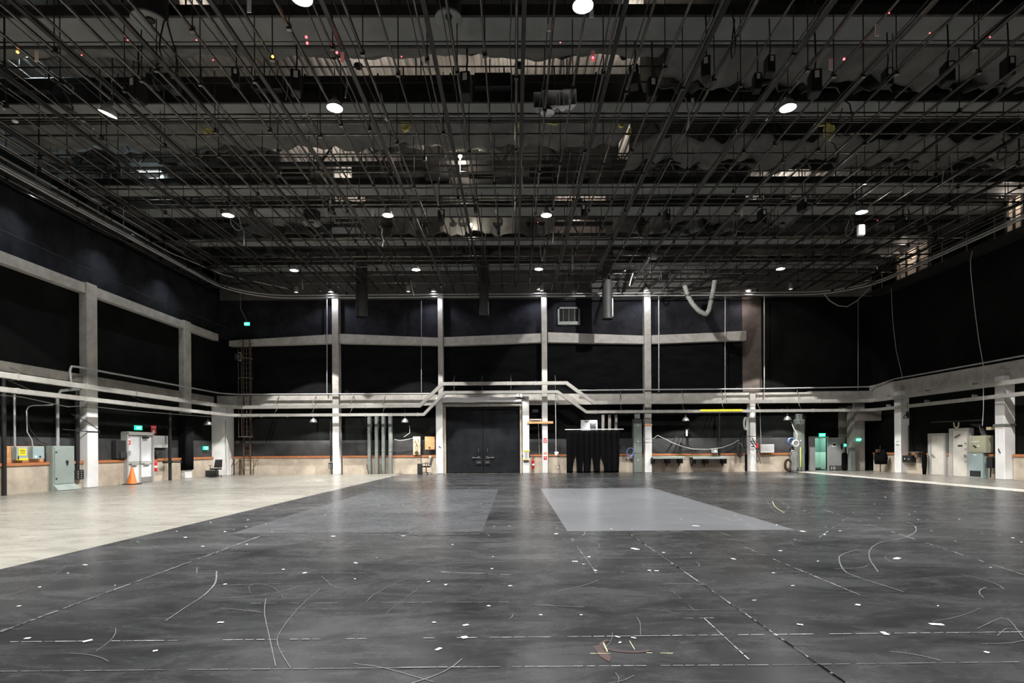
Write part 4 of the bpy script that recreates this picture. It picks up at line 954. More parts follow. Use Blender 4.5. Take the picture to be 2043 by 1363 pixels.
m = MB(); m.box(lx0+.05,lx0+.2,ly0-.03,ly0,1.85,2.05); m.build('door_closer', M['frame_grey'], lf)
m = MB(); m.box(lx0+.2,lx0+.5,ly0-.008,ly0,1.5,1.78); s_ = m.build('door_sign', M['white'], lf)
m = MB(); m.box(lx0+.24,lx0+.46,ly0-.011,ly0-.008,1.58,1.72); m.build('sign_text', M['rust'], s_)
m = MB()
for i, (a, b) in enumerate(((.12,.2),(.26,.36),(.38,.44),(.84,.9))): m.poly([(lx0+a,ly0-.012,.06),(lx0+b,ly0-.012,.06),(lx0+b-.02,ly0-.012,.26 if i<3 else .15),(lx0+a+.06,ly0-.012,.26 if i<3 else .15)],(0,.004,0))
m.build('sticker', M['white'], lf)
p = W(1640,868,AYB-.1); exit_sign('green lit EXIT sign above the open door to the green hallway', (p.x,AYB-.12,p.z), 'b', .4, .22)
p = W(1686,888.5,34.9); exit_sign('small green sign beside the open grey door, half behind the pillar', (p.x,34.9,p.z), 'b', .15, .18, 'X')
p = W(1715,877.5,34.4); exit_sign('small green EXIT sign on the corner pillar of the right wall', (p.x,34.5,p.z), 'b', .22, .2)
m = MB(); p = W(1700,906,34.3); m.box(bx(1696,34.3),bx(1707,34.3),34.3,34.55,0,1.45,.02); tag(m.build('corner_locker', M['green_duct']), 'low grey-green cabinet standing against the corner pillar', 'cabinet')
m = MB(); m.box(bx(1683.5,34.6),bx(1693,34.6),34.6,34.95,0,1.15,.1); m.tube([(bx(1689,34.6),34.7,1.1),(bx(1688,34.6),34.7,1.4)],.03,6); tag(m.build('rubbish_bag', M['black_cloth']), 'black bag heap between the open grey door and the corner pillar', 'bag')
m = MB(); m.box(20.9,22.4,33.6,34.3,3.1,3.75,.02); tag(m.build('ventilation_duct', M['concrete_dark']), 'square grey ventilation duct under the lower cable duct in the right corner', 'duct')
t = thing('coat_rack','cluttered dark coat rack with hanging jackets in the right corner','coat rack',(21.9,33.0,0))
m = MB(); m.tube([(21.9,33,0),(21.9,33,1.6)],.025,8); m.build('pole', M['black_metal'], t)
m = MB(); 
for k in range(3): m.lathe((21.85+.12*k-.1,33-.1*k,.45),[(.0,0),(.16,.02),(.2,.4),(.12,.75),(.04,.9),(0,.92)],12)
m.build('jackets', M['black_cloth'], t)
m = MB(); m.box(21.6,21.8,32.8,33.0,1.15,1.35,.03); m.build('hat', M['rust'], t)
# window and hanging window unit on upper back wall
p, q_ = W(1113,649,34.5), W(1157,613,34.5)
wt = struct(bpy.data.objects.new('window_1', None)); C.objects.link(wt); wt.location = (p.x,34.5,p.z)
m = MB(); e = .1; m.box(p.x,q_.x,34.35,YB,p.z,p.z+.2); m.box(p.x,q_.x,34.45,YB,q_.z-e,q_.z); m.box(p.x,p.x+e,34.45,YB,p.z,q_.z); m.box(q_.x-e,q_.x,34.45,YB,p.z,q_.z); m.build('window_frame', M['green_duct'], wt)
m = MB(); m.box(p.x+e,q_.x-e,34.58,34.62,p.z+.2,q_.z-e); m.build('window_pane', M['glass_dark'], wt)
m = MB()
for k in range(1,4): xx = p.x+(q_.x-p.x)*k/4; m.box(xx-.03,xx+.03,34.52,34.58,p.z+.2,q_.z-e)
m.build('window_bars', M['grid_steel'], wt)
# vertical conduits on the upper back wall
for px_, y0, y1, r_, lb, mt in ((653,590,785,.03,'thin conduit up the back wall just left of the first column','conduit'),(841,600,783,.018,'very thin cable down the back wall in the second bay','grey_cable'),
   (1314,592,782,.04,'thin conduit up the back wall just right of the orange-banded column','conduit'),(1446,592,800,.03,'thin conduit up the back wall in the last lit bay','conduit'),(1524,592,800,.03,'thin pale pipe up the back wall on the brown concrete strip','tray'),(1711,600,778,.015,'thin cable hanging down in the right corner','grey_cable')):
    a, b = W(px_,y0,34.15), W(px_,y1,34.15); cond('conduit', lb, [(a.x,34.1,a.z),(b.x,34.1,b.z)], r_, mt)
# ================================================================ RIGHT WALL THINGS
XRW = 22.4
def hinged(n_, ya, yb, ht, mt, hy, extra):
    dt = struct(bpy.data.objects.new('door_%d' % n_, None)); C.objects.link(dt); dt.location = (XRW, ya, 0); X = XRW-.1
    m = MB(); m.box(X,XR,ya-.12,ya,0,ht+.12); m.box(X,XR,yb,yb+.22,0,ht+.12); m.box(X,XR,ya,yb,ht,ht+.12); m.build('door_frame', M['frame_grey'], dt)
    m = MB(); m.box(X+.03,X+.08,ya,yb,.01,ht,.005); lf = m.build('door_leaf', M[mt], dt)
    m = MB(); m.box(X-.05,X+.03,hy-.02,hy+.02,.97,1.1); m.box(X-.06,X-.03,hy-.14,hy+.02,1.02,1.05); m.build('door_handle', M['steel'], lf)
    if extra:
        m = MB(); ym = (ya+yb)/2; m.box(X+.02,X+.03,ym-.14,ym+.14,1.5,1.58); m.build('name_plate', M['black_plastic'], lf)
        m = MB()
        for zz in (.75,1.65,1.35): m.box(X,X+.03,ya+.06,ya+.14,zz,zz+.05)
        m.build('lock', M['steel'], lf)
        m = MB(); m.bar((X-.02,yb-.15,1.95),(X-.02,yb-.5,2.1),.03,.03); m.build('door_closer', M['black_metal'], lf)
    return dt
hinged(4, ry(1884.5,22.35), ry(1859,22.35), 2.08, 'door_cream', ry(1861,22.35)-.05, False)
hinged(5, ry(1929,22.3), ry(1900,22.3), 2.3, 'door_cream', ry(1928,22.3)+.08, True)
# two-part electric cabinet beside door 5
ya, yb = 26.05, 26.85
t = thing('electrical_cabinet','two-part cabinet, olive top on a blue-grey base with a black vent, on the right wall','cabinet',(22.1,(ya+yb)/2,0))
m = MB(); m.box(22.12,22.52,ya,yb,0,1.18,.01); m.build('lower_body', M['blue_cab'], t)
m = MB(); m.box(22.11,22.12,ya+.1,yb-.08,.06,.34); m.build('vent', M['black_plastic'], t)
m = MB(); m.box(22.14,22.52,ya-.15,yb,1.2,2.02,.01); d = m.build('upper_body', M['olive_cab'], t)
m = MB(); m.box(22.125,22.14,ya-.1,yb-.08,1.27,1.96); m.build('door', M['olive_cab'], t)
m = MB(); yc = (ya+yb)/2; m.bar((22.105,yc+.1,1.55),(22.105,yc-.06,1.45),.03,.06); m.build('handle', M['black_plastic'], t)
m = MB(); m.box(22.115,22.125,yc-.2,yc+.25,1.72,1.75); m.box(22.115,22.125,yc-.25,yc-.1,1.5,1.55); m.box(22.11,22.12,yc-.05,yc+.1,1.08,1.13); m.build('label_plate', M['white'], t)
m = MB(); 
for k in range(7): m.tube([(22.2+.04*k,ya+.1,2.0),(22.2+.035*k,ya+.25,2.35),(22.3,ya+.3+.1*k,2.6)],.03,6)
m.build('top_cables', M['black_cable'], t)
t = thing('outlet_box','black outlet box on a thin post right of the far column of the right wall','outlet box',(22.2,29.9,.5))
yq = ry(1812,22.2); m = MB(); m.box(22.1,22.4,yq-.35,yq+.35,.62,1.0,.01); m.build('body', M['black_metal'], t); t.location
m = MB(); m.tube([(22.25,yq,1.0),(22.25,yq,2.7)],.05,8); m.tube([(22.2,yq-.2,1.0),(22.22,yq-.2,1.3)],.02,6); m.build('post', M['black_metal'], t)
m = MB()
for i in (-1,1): m.lathe((22.1,yq+.15*i,.8),[(0,-.02),(.04,-.018),(.05,0)],8,'x')
m.build('sockets', M['steel'], t)
m = MB(); yq = ry(1990,22.2)+.35; m.box(22.1,22.4,yq-.15,yq+.15,.5,1.0,.01); m.tube([(22.2,yq,.5),(22.25,yq+.1,0.05)],.03,6); tag(m.build('outlet_box', M['black_metal']), 'narrow black outlet box just left of the nearest right wall column', 'outlet box')
m = MB(); yq = ry(1844,22.1); m.lathe((22.1,yq,0),[(0,0),(.08,0),(.11,.4),(.13,.9),(.06,1.25),(0,1.3)],12); tag(m.build('punch_bag', M['black_cloth']), 'slim black rolled bundle standing left of the first cream door', 'bundle')
m = MB(); yq = ry(1829,22.2); m.box(22.0,22.35,yq-.4,yq+.3,1.16,1.22); m.box(22.05,22.3,yq-.2,yq-.05,.9,1.16); tag(m.build('wall_shelf', M['rust_steel']), 'small cluttered metal shelf on the timber cap left of the first cream door', 'shelf')
m = MB(); yq = ry(1968,22.35)-.15
for a in (0,-.45): m.box(22.3,22.55,yq+a-.13,yq+a+.1,2.28,2.42)
tag(m.build('small_sign', M['pale_ply']), 'pair of small pale tags above right of the two-part cabinet', 'sign')
cond('hung_pipe','dark pipe with tangled pale cables above the second cream door',[(22.1,26.0,2.75),(22.1,29.2,2.8)],.03,'grid_steel','pipe')
m = MB(); yq = ry(1900,22.3); m.tube([(22.3,yq-.1,2.72),(22.3,yq-.15,2.5),(22.3,yq-.3,2.45),(22.3,yq-.4,2.5),(22.3,yq-.42,2.72)],.035,6); tag(m.build('wall_hook', M['pale_ply']), 'pale U-shaped hook above the second cream door', 'hook')
m = MB(); m.box(22.0,22.56,24.76,25.34,2.42,2.52); tag(m.build('steel_band', M['green_duct']), 'dark band strapped round the nearest column of the right wall', 'band')
m = MB(); c = Vector((22.04,25.0,1.25)); m.tube([(22.04,25.1,1.4),(22.02,25.05,1.3),(22.04,25.0,1.2)],.025,6); tag(m.build('cleat', M['black_plastic']), 'small black cleat on the nearest column of the right wall', 'cleat')
m = MB(); c = W(877,889,34.0); m.bar((c.x-.06,CB-.14,1.72),(c.x+.08,CB-.14,1.6),.03,.05); tag(m.build('cleat', M['black_plastic']), 'small black cleat on the white column left of the big door', 'cleat')
plate('paper_sign','small pale notice with a dark line on the far column of the right wall','sign',(22.05,31.7,1.75),.3,.35,'r','white_paint',(('dark_line',.05,.95,.05,.15,'black_plastic'),('dark_line',.2,.8,.6,.68,'black_plastic')),.008)
# long hanging cables in front of the right wall
def hang(label, pts, r_=.02, mt='white_cable', name='hanging_cable'):
    return cond(name, label, pts, r_, mt, 'cable')
Z_ = 26.0
pp = [(1940,500),(1936,520),(1937,545),(1945,620),(1953,680),(1962,730),(1962,770),(1962,815),(1960,850)]
hang('long pale cable hanging before the right wall above the two-part cabinet', [tuple(W(a,b,25.2)) for a, b in pp], .016, 'grey_cable')
pp = [(1778,575),(1781,640),(1788,700),(1801,755)]
hang('thin dark cable hanging in front of the right wall by its far column', [tuple(W(a,b,30)) for a, b in pp], .012, 'grey_cable')
pp = [(1643,585),(1655,600),(1672,610),(1690,612),(1710,600),(1735,575),(1742,565)]
hang('slack pale cable looping under the ceiling in the right corner', [tuple(W(a,b,30.5)) for a, b in pp], .025, 'grey_cable')
# ================================================================ CEILING
YAW = 0.0064
GZ = 10.84
# catwalks across the hall: (near edge y, far edge y) read at the middle of the photograph, all at 12.6 m
CWZ = 12.6
names = ['nearest','second nearest','third nearest','fourth nearest','fifth nearest','farthest']
cw = [(30,92),(203,240),(366,390),(412,432),(475,490),(525,540)]
CY = []
for i, (a, b) in enumerate(cw):
    Ya, Yb = F*(CWZ-CH)/(PY-a), F*(CWZ-CH)/(PY-b); Yb = min(Yb, 34.3); CY.append((Ya, Yb))
    t = thing('catwalk', 'long grey steel catwalk across the hall above the pipe grid, %s to the camera' % names[i] if i < 5 else 'grey steel catwalk across the hall, the last one before the back wall', 'catwalk', (0, (Ya+Yb)/2, CWZ), 'catwalks above the pipe grid')
    m = MB(); m.box(XL,XR-.02,Ya,Yb,CWZ,CWZ+.06); m.build('deck', M['catwalk'], t)
    for s, yy in ((0,Ya),(1,Yb)):
        m = MB(); m.box(XL,XR-.02,yy-.04,yy+.04,CWZ-.03,CWZ+.24); m.build('edge_channel', M['grid_steel'], t)
        m = MB()
        for zz in (.62,1.12): m.tube([(XL,yy,CWZ+zz),(XR-.02,yy,CWZ+zz)],.024,6)
        x = XL+.6
        while x < XR: m.tube([(x,yy,CWZ+.2),(x,yy,CWZ+1.12)],.024,6); x += 1.6
        m.build('railing', M['grid_steel'], t)
    x = XL+1.0
    while x < XR:
        for yy in (Ya,Yb): MB().tube([(x,yy,CWZ+.1),(x,yy,ZR)],.02,5).build('hanger_rod', M['grid_steel'], t)
        x += 4.8
    t.rotation_euler.z = YAW if i < 5 else 0
# black junction boxes under the railings of the third catwalk and others
rg = random.Random(3)
bxp = thing('junction_box', 'black junction box fixed to a catwalk rail above the grid', 'junction box', (0,0,0), 'junction boxes on the catwalk rails')
m = MB(); m.box(-.55,.55,-.12,.12,-.45,0,.03); m.build('body', M['black_metal'], bxp)
m = MB(); m.box(-.1,.1,-.14,-.12,-.3,-.2); m.build('cover', M['grid_steel'], bxp)
k = 0
for ci, xs in ((2,(-12.4,-10.6,-8.9,-6.0,-4.1,-3.1,-1.3,1.2,2.9,4.8,7.4,9.2,12)),(1,(-15,-11,-7.6,-.6,6.5,9.4,13)),(3,(-9,-3,2,8,12))):
    for x in xs:
        o = bxp if k == 0 else copy_tree(bxp); k += 1
        o.location = (x, CY[ci][0]-.2+YAW*x, CWZ+rg.uniform(.5,.9)); o.scale = (rg.uniform(.6,1.1),1,rg.uniform(.7,1.2))
# upright insulation sheets between catwalks, added as dark backing to the roof gaps
def blanket(label, x0, x1, Y, z0, z1, amp=.18, sag=.25, mt='insul', ph=0, grp='added backing sheets under the roof', fold=1.0):
    n = max(8, int((x1-x0)*3.5)); m = MB(); rg = random.Random(int(x0*10+Y*7)); o1, o2 = rg.uniform(0,6), rg.uniform(0,6)
    def f(u, v):
        x = x0+(x1-x0)*u; w_ = math.sin(x*fold*2.6+o1)+.6*math.sin(x*fold*6.1+o2)+.3*math.sin(x*11.3+o1)
        edge = sag*abs(math.sin(x*.55+o2))*(1-v)
        return (x, Y+YAW*x+amp*w_*(1.2-v)+.9*(1-v)*math.sin(v*3.0), z0-edge*.5+(z1-z0)*v)
    m.sheet(f, n, 12)
    return tag(m.build('insulation_sheet', M[mt], None, .03), label, 'insulation', grp)
Lb = 'added insulation sheet, dark backing under the roof %s'
def px2x(px, Y): return max(XL+.35, min(XR-.35, (px-PX)*Y/F))
def band(nm, Y, z0, z1, spans, **k):
    for i, (a, b) in enumerate(spans):
        blanket(Lb % nm + (', %s piece' % ('left','middle','right','far right')[i] if len(spans) > 1 else ''), px2x(a,Y), px2x(b,Y), Y, z0, z1, **k)
band('above the nearest catwalk', 17.2, 14.0, 15.7, [(-260,365),(430,1255)], amp=.12)
band('behind the nearest catwalk at the far right', 17.3, 12.9, 15.7, [(1290,2400)], amp=.22, fold=1.4)
def hammock(label, x0, x1, Y0, Y1, z, amp=.10, fold=1.0, mt='insul'):
    """a sheet lying like a hammock between two catwalks, its folds running towards the back wall"""
    n = int((x1-x0)*6); m = MB(); rg = random.Random(int(x0*10+Y0*7)); o1, o2 = rg.uniform(0,6), rg.uniform(0,6)
    def f(u, v):
        x = x0+(x1-x0)*u+.12*math.sin(v*3+u*40)*v; w_ = math.sin(x*fold*1.7+o1)+.7*math.sin(x*fold*4.9+o2)+.5*math.sin(x*9.3+o1)
        return (x, Y0+(Y1-Y0)*v+YAW*x+(.12*math.sin(x*1.1+o2) if v > .9 else 0), z+amp*w_-.18*math.sin(math.pi*v))
    m.sheet(f, n, 10)
    return tag(m.build('insulation_sheet', M[mt], None, .03), label, 'insulation', 'insulation sheets slung between the catwalks')
hammock('sagging grey insulation sheet slung behind the nearest catwalk, left and middle', -17.6, 4.3, 15.25, 15.98, 12.98, .05)
hammock('wide folded grey insulation sheet slung behind the nearest catwalk at the right', 4.5, 21.0, 15.25, 17.3, 13.0, .13, 1.2)
hammock('sagging grey insulation sheet slung behind the second catwalk, left and middle', -17.6, 4.1, 18.6, 20.9, 13.0, .09)
hammock('folded grey insulation sheet slung behind the second catwalk at the right', 4.4, 21.0, 20.3, 22.3, 13.0, .13, 1.2)
hammock('short folded insulation sheet slung behind the fourth catwalk at the right', 7.5, 14.5, 26.4, 28.6, 13.1, .12, 1.3)
hammock('short folded insulation sheet slung behind the fourth catwalk at the left', -12.0, -8.6, 26.4, 28.0, 13.0, .1, 1.2)
band('behind the second catwalk', 21.6, 13.3, 15.6, [(-40,570),(745,850),(960,1140)], amp=.2)
band('behind the second catwalk at the right', 22.4, 13.0, 15.6, [(1265,2100)], amp=.3, fold=1.3)
band('behind the third catwalk', 24.6, 13.4, 15.6, [(200,560),(800,1240)], amp=.15)
band('behind the fourth catwalk', 27.4, 12.3, 15.6, [(470,670),(730,1110),(1215,1500)], amp=.25, fold=1.3)
band('behind the fifth catwalk', 31.4, 12.6, 15.6, [(480,620),(900,1080),(1230,1380),(1480,1800)], amp=.2)
# torn yellow insulation bits
k = 0
for px, py, Y, sx, sz in ((808,248,18.7,.17,.26),(415,262,18.7,.16,.2),(1105,243,18.7,.3,.1),(1240,247,18.7,.12,.13),(1257,262,18.7,.08,.14),(1640,247,18.7,.3,.1),(1655,262,18.7,.22,.3),(606,244,18.7,.08,.06),(1033,247,18.7,.07,.1)):
    c = W(px,py,Y); m = MB(); n = 10; r2 = random.Random(k)
    pts = [(c.x+sx*math.cos(2*math.pi*i/n)*r2.uniform(.7,1.1), Y+r2.uniform(-.05,.05), c.z+sz*math.sin(2*math.pi*i/n)*r2.uniform(.6,1.2)) for i in range(n)]
    m.poly(pts, (0,.04,0)); k += 1
    tag(m.build('insulation_scrap', M['insul_yellow']), 'torn scrap of yellow insulation poking out behind the second catwalk', 'insulation', 'yellow insulation scraps')
# long dark boxes added to darken the gaps behind the first two catwalks
for i,(Y,z0,z1) in enumerate(((17.75-2.0,13.2,13.7),(18.2,12.95,13.95))):
    m = MB(); m.box(XL+.1,XR-.1,Y,Y+.35,z0,z1,.05); x = XL+2
    while x < XR: m.box(x,x+.05,Y-.02,Y+.37,z0-.02,z1+.02); x += 2.4
    tag(m.build('dark_filler', M['black_duct']), 'long flat black box added to darken the gap behind the %s catwalk' % ('nearest','second nearest')[i], 'duct')
# narrow spotlights at the end of the grid, aimed down at the foot of the back wall
sp = thing('stage_spotlight','','spotlight',(0,0,0),'narrow spotlights at the far end of the grid')
m = MB(); m.lathe((0,0,0),[(.12,0),(.13,.02),(.11,.3),(.06,.36),(0,.37)],14); m.build('lamp_housing', M['shade'], sp, .004)
m = MB(); m.lathe((0,0,.08),[(0,-.02),(.07,0),(.05,.06),(0,.08)],12); m.build('bulb', M['bulb_dim'], sp)
m = MB(); m.bar((0,0,.3),(0,0,.75),.03,.03); m.build('yoke', M['black_metal'], sp)
for i,(x,y,e,lb) in enumerate(((-12.2,31.0,1,'small spotlight hanging at the far end of the grid, at the left'),(-5.9,31.0,.8,'small spotlight hanging at the far end of the grid, left of the big door'),(1.6,31.0,.8,'small spotlight hanging at the far end of the grid, right of the big door'),(15.6,31.0,1,'small spotlight hanging at the far end of the grid, at the right'))):
    o = sp if i == 0 else strip_copy(sp); o.location = (x,y,10.4); o['label'] = lb
    lamp('lamp_light','SPOT',(0,0,-.05),KS*e,(1,.98,.95),o,False,spot_size=math.radians(78),spot_blend=.08,shadow_soft_size=.05)
# secondary trusses and pipes running across, above the grid
for i, (Y, z, r_) in enumerate(((14.6,12.35,.02),(17.2,12.0,.045),(17.6,11.6,.035),(18.6,12.55,.02),(19.9,12.2,.03),(21.6,12.4,.03),(22.4,11.5,.04),(24.4,12.6,.03),(27.3,12.0,.04),(28.2,11.4,.04),(30.6,12.0,.035),(31.8,11.6,.04),(12.6,12.9,.03),(25.8,11.3,.04),(29.5,11.3,.03),(32.4,11.3,.04),(20.8,11.4,.03),(16.4,11.4,.03))):
    m = MB(); m.tube([(XL+.3,Y+YAW*XL,z),(XR-.3,Y+YAW*XR,z)], r_, 6)
    tag(m.build('cross_pipe', M['grid_pipe']), 'thin steel pipe running across the hall between the catwalks', 'pipe', 'cross pipes above the grid')
# lattice girders between catwalks (top and bottom chord with diagonals)
for i, Y in enumerate((12.4, 21.9, 27.9, 31.4)):
    m = MB(); za, zb = 12.9, 14.6; m.bar((XL,Y,za),(XR,Y,za),.12,.16); m.bar((XL,Y,zb),(XR,Y,zb),.12,.16); x = XL; j = 0
    while x < XR-1.2: m.bar((x,Y,za if j%2 else zb),(x+1.2,Y,zb if j%2 else za),.06,.06); x += 1.2; j += 1
    tag(m.build('roof_truss', M['grid_steel']), 'dark steel lattice girder under the roof, %s to the camera' % ('nearest','second nearest','third nearest','farthest')[i], 'truss', 'lattice girders under the roof')
# the grid of long pipes running towards the back wall
k = 0; X = -17.2
PL = 'long steel pipe of the hanging grid, running from above the camera to the back wall'
WL = 'dark square wireway running beside a pipe of the hanging grid'
pipes = []
def mesh_only(mb, mt):
    o = mb.build('proto', M[mt]); me = o.data; bpy.data.objects.remove(o); return me
ROD = mesh_only(MB().tube([(0,0,0),(0,0,1.76)],.014,5), 'grid_steel'); CLAMP = mesh_only(MB().box(-.05,.05,-.04,.04,-.06,.07), 'grid_pipe')
while X < 21.5:
    x = X + rg.uniform(-.05,.05); big = k % 3 == 1; zz = GZ+rg.uniform(-.06,.10)
    ya = rg.choice((2.0,2.0,4.5,7.8)); yb = rg.uniform(31.8,33.2)
    m = MB(); m.tube([(x,ya,zz),(x,yb,zz)], rg.choice((.026,.032,.038)), 7)
    t = tag(m.build('grid_pipe', M['grid_pipe']), PL, 'pipe', 'pipes of the hanging grid')
    y = max(ya, 9)+rg.uniform(.3,2)
    while y < yb:
        for nm, me_, zq in (('hanger_rod', ROD, zz), ('clamp', CLAMP, zz)):
            o = bpy.data.objects.new(nm, me_); C.objects.link(o); o.parent = t; o.location = (x, y, zq)
        y += rg.uniform(2.6,4.6)
    pipes.append((x, zz))
    if k % 3 == 0:
        m = MB(); xo = x+.16; m.box(xo-.05,xo+.05,ya+1,yb-.4,zz+.10,zz+.17)
        tag(m.build('wireway', M['grid_steel']), WL, 'wireway', 'wireways of the hanging grid')
    if k % 3 != 2:
        m = MB(); xo = x-.13; y0 = rg.uniform(2,9); y1 = rg.uniform(24,33); pts = []; y = y0
        while y < y1: pts.append((xo+rg.uniform(-.04,.04),y,zz-.06+rg.uniform(-.05,.05))); y += 1.1
        m.tube(pts,.014,5,True); tag(m.build('grid_cable', M['black_cable']), 'thin dark cable tied along a pipe of the hanging grid', 'cable', 'cables tied along the grid')
    X += .70 if k % 4 else .78
    k += 1
# drop boxes with pale tags hanging in the grid
dp = thing('drop_box','black power drop box with a small pale tag hanging from the pipe grid','power box',(0,0,0),'power boxes hanging in the grid')
m = MB(); m.box(-.11,.11,-.15,.15,-.5,0,.02); m.build('body', M['black_metal'], dp)
m = MB(); m.box(-.04,.05,-.156,-.15,-.2,-.05); m.build('tag', M['white'], dp)
m = MB(); m.tube([(0,0,0),(.03,0,.3),(0,0,1.1)],.02,5); m.build('cord', M['black_cable'], dp)
spots = [(1408,118,14.0),(1535,115,14.0),(1625,145,14.5),(1770,140,14.5),(1890,128,14.3),(2010,118,14.2),(1510,150,15),(1300,160,15),(1265,135,15),(930,150,15.2),(470,140,15),(350,150,15),(275,160,15),(590,145,15),
  (1800,430,24),(1840,440,24),(1520,420,24),(1330,420,24),(1165,410,24),(950,400,23.6),(880,420,24),(660,400,23.8),(500,410,24),(1700,390,22),(1600,395,22.5)]
for i, (px,py,Z) in enumerate(spots):
    o = dp if i == 0 else copy_tree(dp); o.location = W(px,py,Z); o.rotation_euler.z = rg.uniform(-.4,.4); s = rg.uniform(.8,1.3); o.scale = (s,s,s)
# white tags
tp = None
for i, (px,py,Z) in enumerate(((73,112,13),(683,115,13),(1183,112,13),(1658,128,13),(8,210,16),(1480,425,22),(1180,22,11),(497,12,11),(1095,50,12),(1382,205,16),(743,425,22),(1750,60,12),(1850,420,22))):
    c = W(px,py,Z)
    if tp is None:
        m = MB(); m.box(-.04,.04,-.01,.01,-.13,.13); tp = m.build('white_tag', M['white']); o = tp
    else: o = tp.copy(); C.objects.link(o)
    o.location = c; tag(o, 'small white tag hanging from a pipe of the grid', 'tag', 'white tags on the grid')
# pilot lamps on pipes
lp = None
for i, (px,py,Z,k_) in enumerate(((35,104,12.8,'o'),(544,113,12.8,'o'),(611,74,12.2,'r'),(613,86,12.3,'r'),(672,105,12.8,'r'),(1118,85,12.4,'r'),(1183,115,12.9,'r'),(1684,118,12.9,'r'),(1855,66,12.1,'r'),(1975,74,12.2,'r'),(1774,26,11.6,'r'),(255,80,12.3,'r'),(392,80,12.3,'r'),(163,110,12.9,'r'),(425,120,12.9,'r'),(1073,444,22.4,'r'),(1751,440,22.4,'r'),(801,113,12.9,'r'))):
    m = MB(); r_ = .030 if k_ == 'o' else (.028 if px in (611,672,1183,1684,613) else .014); m.lathe((0,0,0),[(0,-r_),(r_*.7,-r_*.7),(r_,0),(r_*.7,r_*.7),(0,r_)],8)
    o = m.build('pilot_lamp', M['led_orange' if k_=='o' else 'led_red']); o.location = W(px,py,Z)
    tag(o, 'tiny glowing orange pilot lamp on the pipe grid' if k_=='o' else 'tiny glowing red pilot lamp on the pipe grid', 'lamp', 'orange pilot lamps on the grid' if k_=='o' else 'red pilot lamps on the grid')
# cable loops in the grid
r3 = random.Random(11)
for i in range(36):
    x, z = r3.choice(pipes); Y = r3.uniform(12.5,30); m = MB(); w_ = r3.uniform(.15,.4); h = r3.uniform(.4,1.1); dx = r3.uniform(-.4,.4)
    m.tube([(x+dx*t_/10, Y+w_*math.sin(math.pi*t_/5), z+.5-h*math.sin(math.pi*t_/10)+(0 if t_<9 else .2)) for t_ in range(11)], .018, 5)
    tag(m.build('cable_loop', M['black_cable'] if i%3 else M['grey_cable']), 'loop of slack cable hanging out of the pipe grid', 'cable', 'slack cable loops in the grid')
# short chains and hooks hanging from the grid, seen bright beside the lamps
for i, (pts, Z, r_) in enumerate((([(1047,262),(1043,285),(1040,330),(1044,340),(1041,352),(1043,375)],16.5,.016),([(1100,250),(1096,280),(1092,320)],16.5,.012),([(1138,305),(1132,340),(1130,385)],17.5,.012),
    ([(757,452),(762,458),(761,468),(765,480),(763,492)],22,.03),([(1106,452),(1104,465),(1103,485)],22,.03),([(690,150),(693,170),(689,195)],14.5,.02),([(820,560),(822,575),(826,590)],29,.03),([(603,560),(604,577)],29,.03),([(1263,545),(1258,560),(1256,570)],29,.03),
    ([(760,185),(766,215),(773,236)],15.8,.012),([(1560,192),(1555,215),(1540,232)],15.8,.012),([(571,160),(574,180),(570,200)],15,.016),([(480,450),(487,462),(487,490)],22,.02))):
    m = MB(); m.tube([tuple(W(a,b,Z)) for a,b in pts], r_, 5)
    tag(m.build('hanging_chain', M['steel']), 'short bright chain or hook hanging down from the pipe grid', 'chain', 'short chains hanging from the grid')
# smoke detectors on drop cords
for px, py in ((773,238),(1532,238),(30,242)):
    c = W(px,py,15.8); t = tag(MB().lathe(c,[(0,-.03),(.06,-.03),(.085,0),(.06,.02),(0,.02)],14).build('smoke_detector', M['white_paint']), 'small round white disc hanging from a cord under the second catwalk', 'detector', 'white discs hanging under the second catwalk')
# round ceiling diffusers
for px, py, Z, r_, lb in ((300,45,13.4,.42,'round black ceiling duct with a conical grey diffuser, above the left of the hall'),(895,38,13.4,.34,'round black ceiling duct with a conical grey diffuser, above the middle of the hall'),(622,446,25.6,.42,'round black ceiling duct with a grey diffuser, deep in the hall at the left')):
    c = W(px,py,Z); t = thing('duct_diffuser', lb, 'air diffuser', c)
    m = MB(); m.lathe(c,[(r_*.9,.0),(r_*.9,1.6)],24); m.lathe(c,[(r_*.86,.02),(r_*.86,1.6)],24); m.build('duct_drop', M['black_duct'], t)
    m = MB(); m.lathe(c,[(r_*.22,.08),(r_*.95,-.02),(r_*1.0,.0),(r_*.9,.06)],24); m.build('diffuser_cone', M['catwalk'], t)
    m = MB(); m.lathe(c,[(0,.03),(r_*.24,.03),(r_*.24,.12),(0,.12)],16); m.build('diffuser_hub', M['black_metal'], t)
# four horn loudspeakers
c = W(1095,208,16.4); t = thing('horn_loudspeaker','cluster of grey and white horn loudspeakers hanging from the second catwalk','loudspeaker', c)
for dx, dz, a, mt, w_ in ((-.26,.0,-.5,'door_grey',.2),(.06,.05,.2,'white',.26),(.42,.05,.1,'white',.2),(.60,.08,.5,'white',.2)):
    m = MB(); y = c.y; x = c.x+dx; z = c.z+dz
    fr = [(x-w_,y-.2,z-.22),(x+w_,y-.2,z-.22),(x+w_,y-.2,z+.24),(x-w_,y-.2,z+.24)]; bk = [(x-.05+a*.1,y+.35,z-.05),(x+.05+a*.1,y+.35,z-.05),(x+.05+a*.1,y+.35,z+.05),(x-.05+a*.1,y+.35,z+.05)]
    m._add(fr+bk, [(0,4,5,1),(1,5,6,2),(2,6,7,3),(3,7,4,0),(4,7,6,5)]); m.build('horn', M[mt], t, .01)
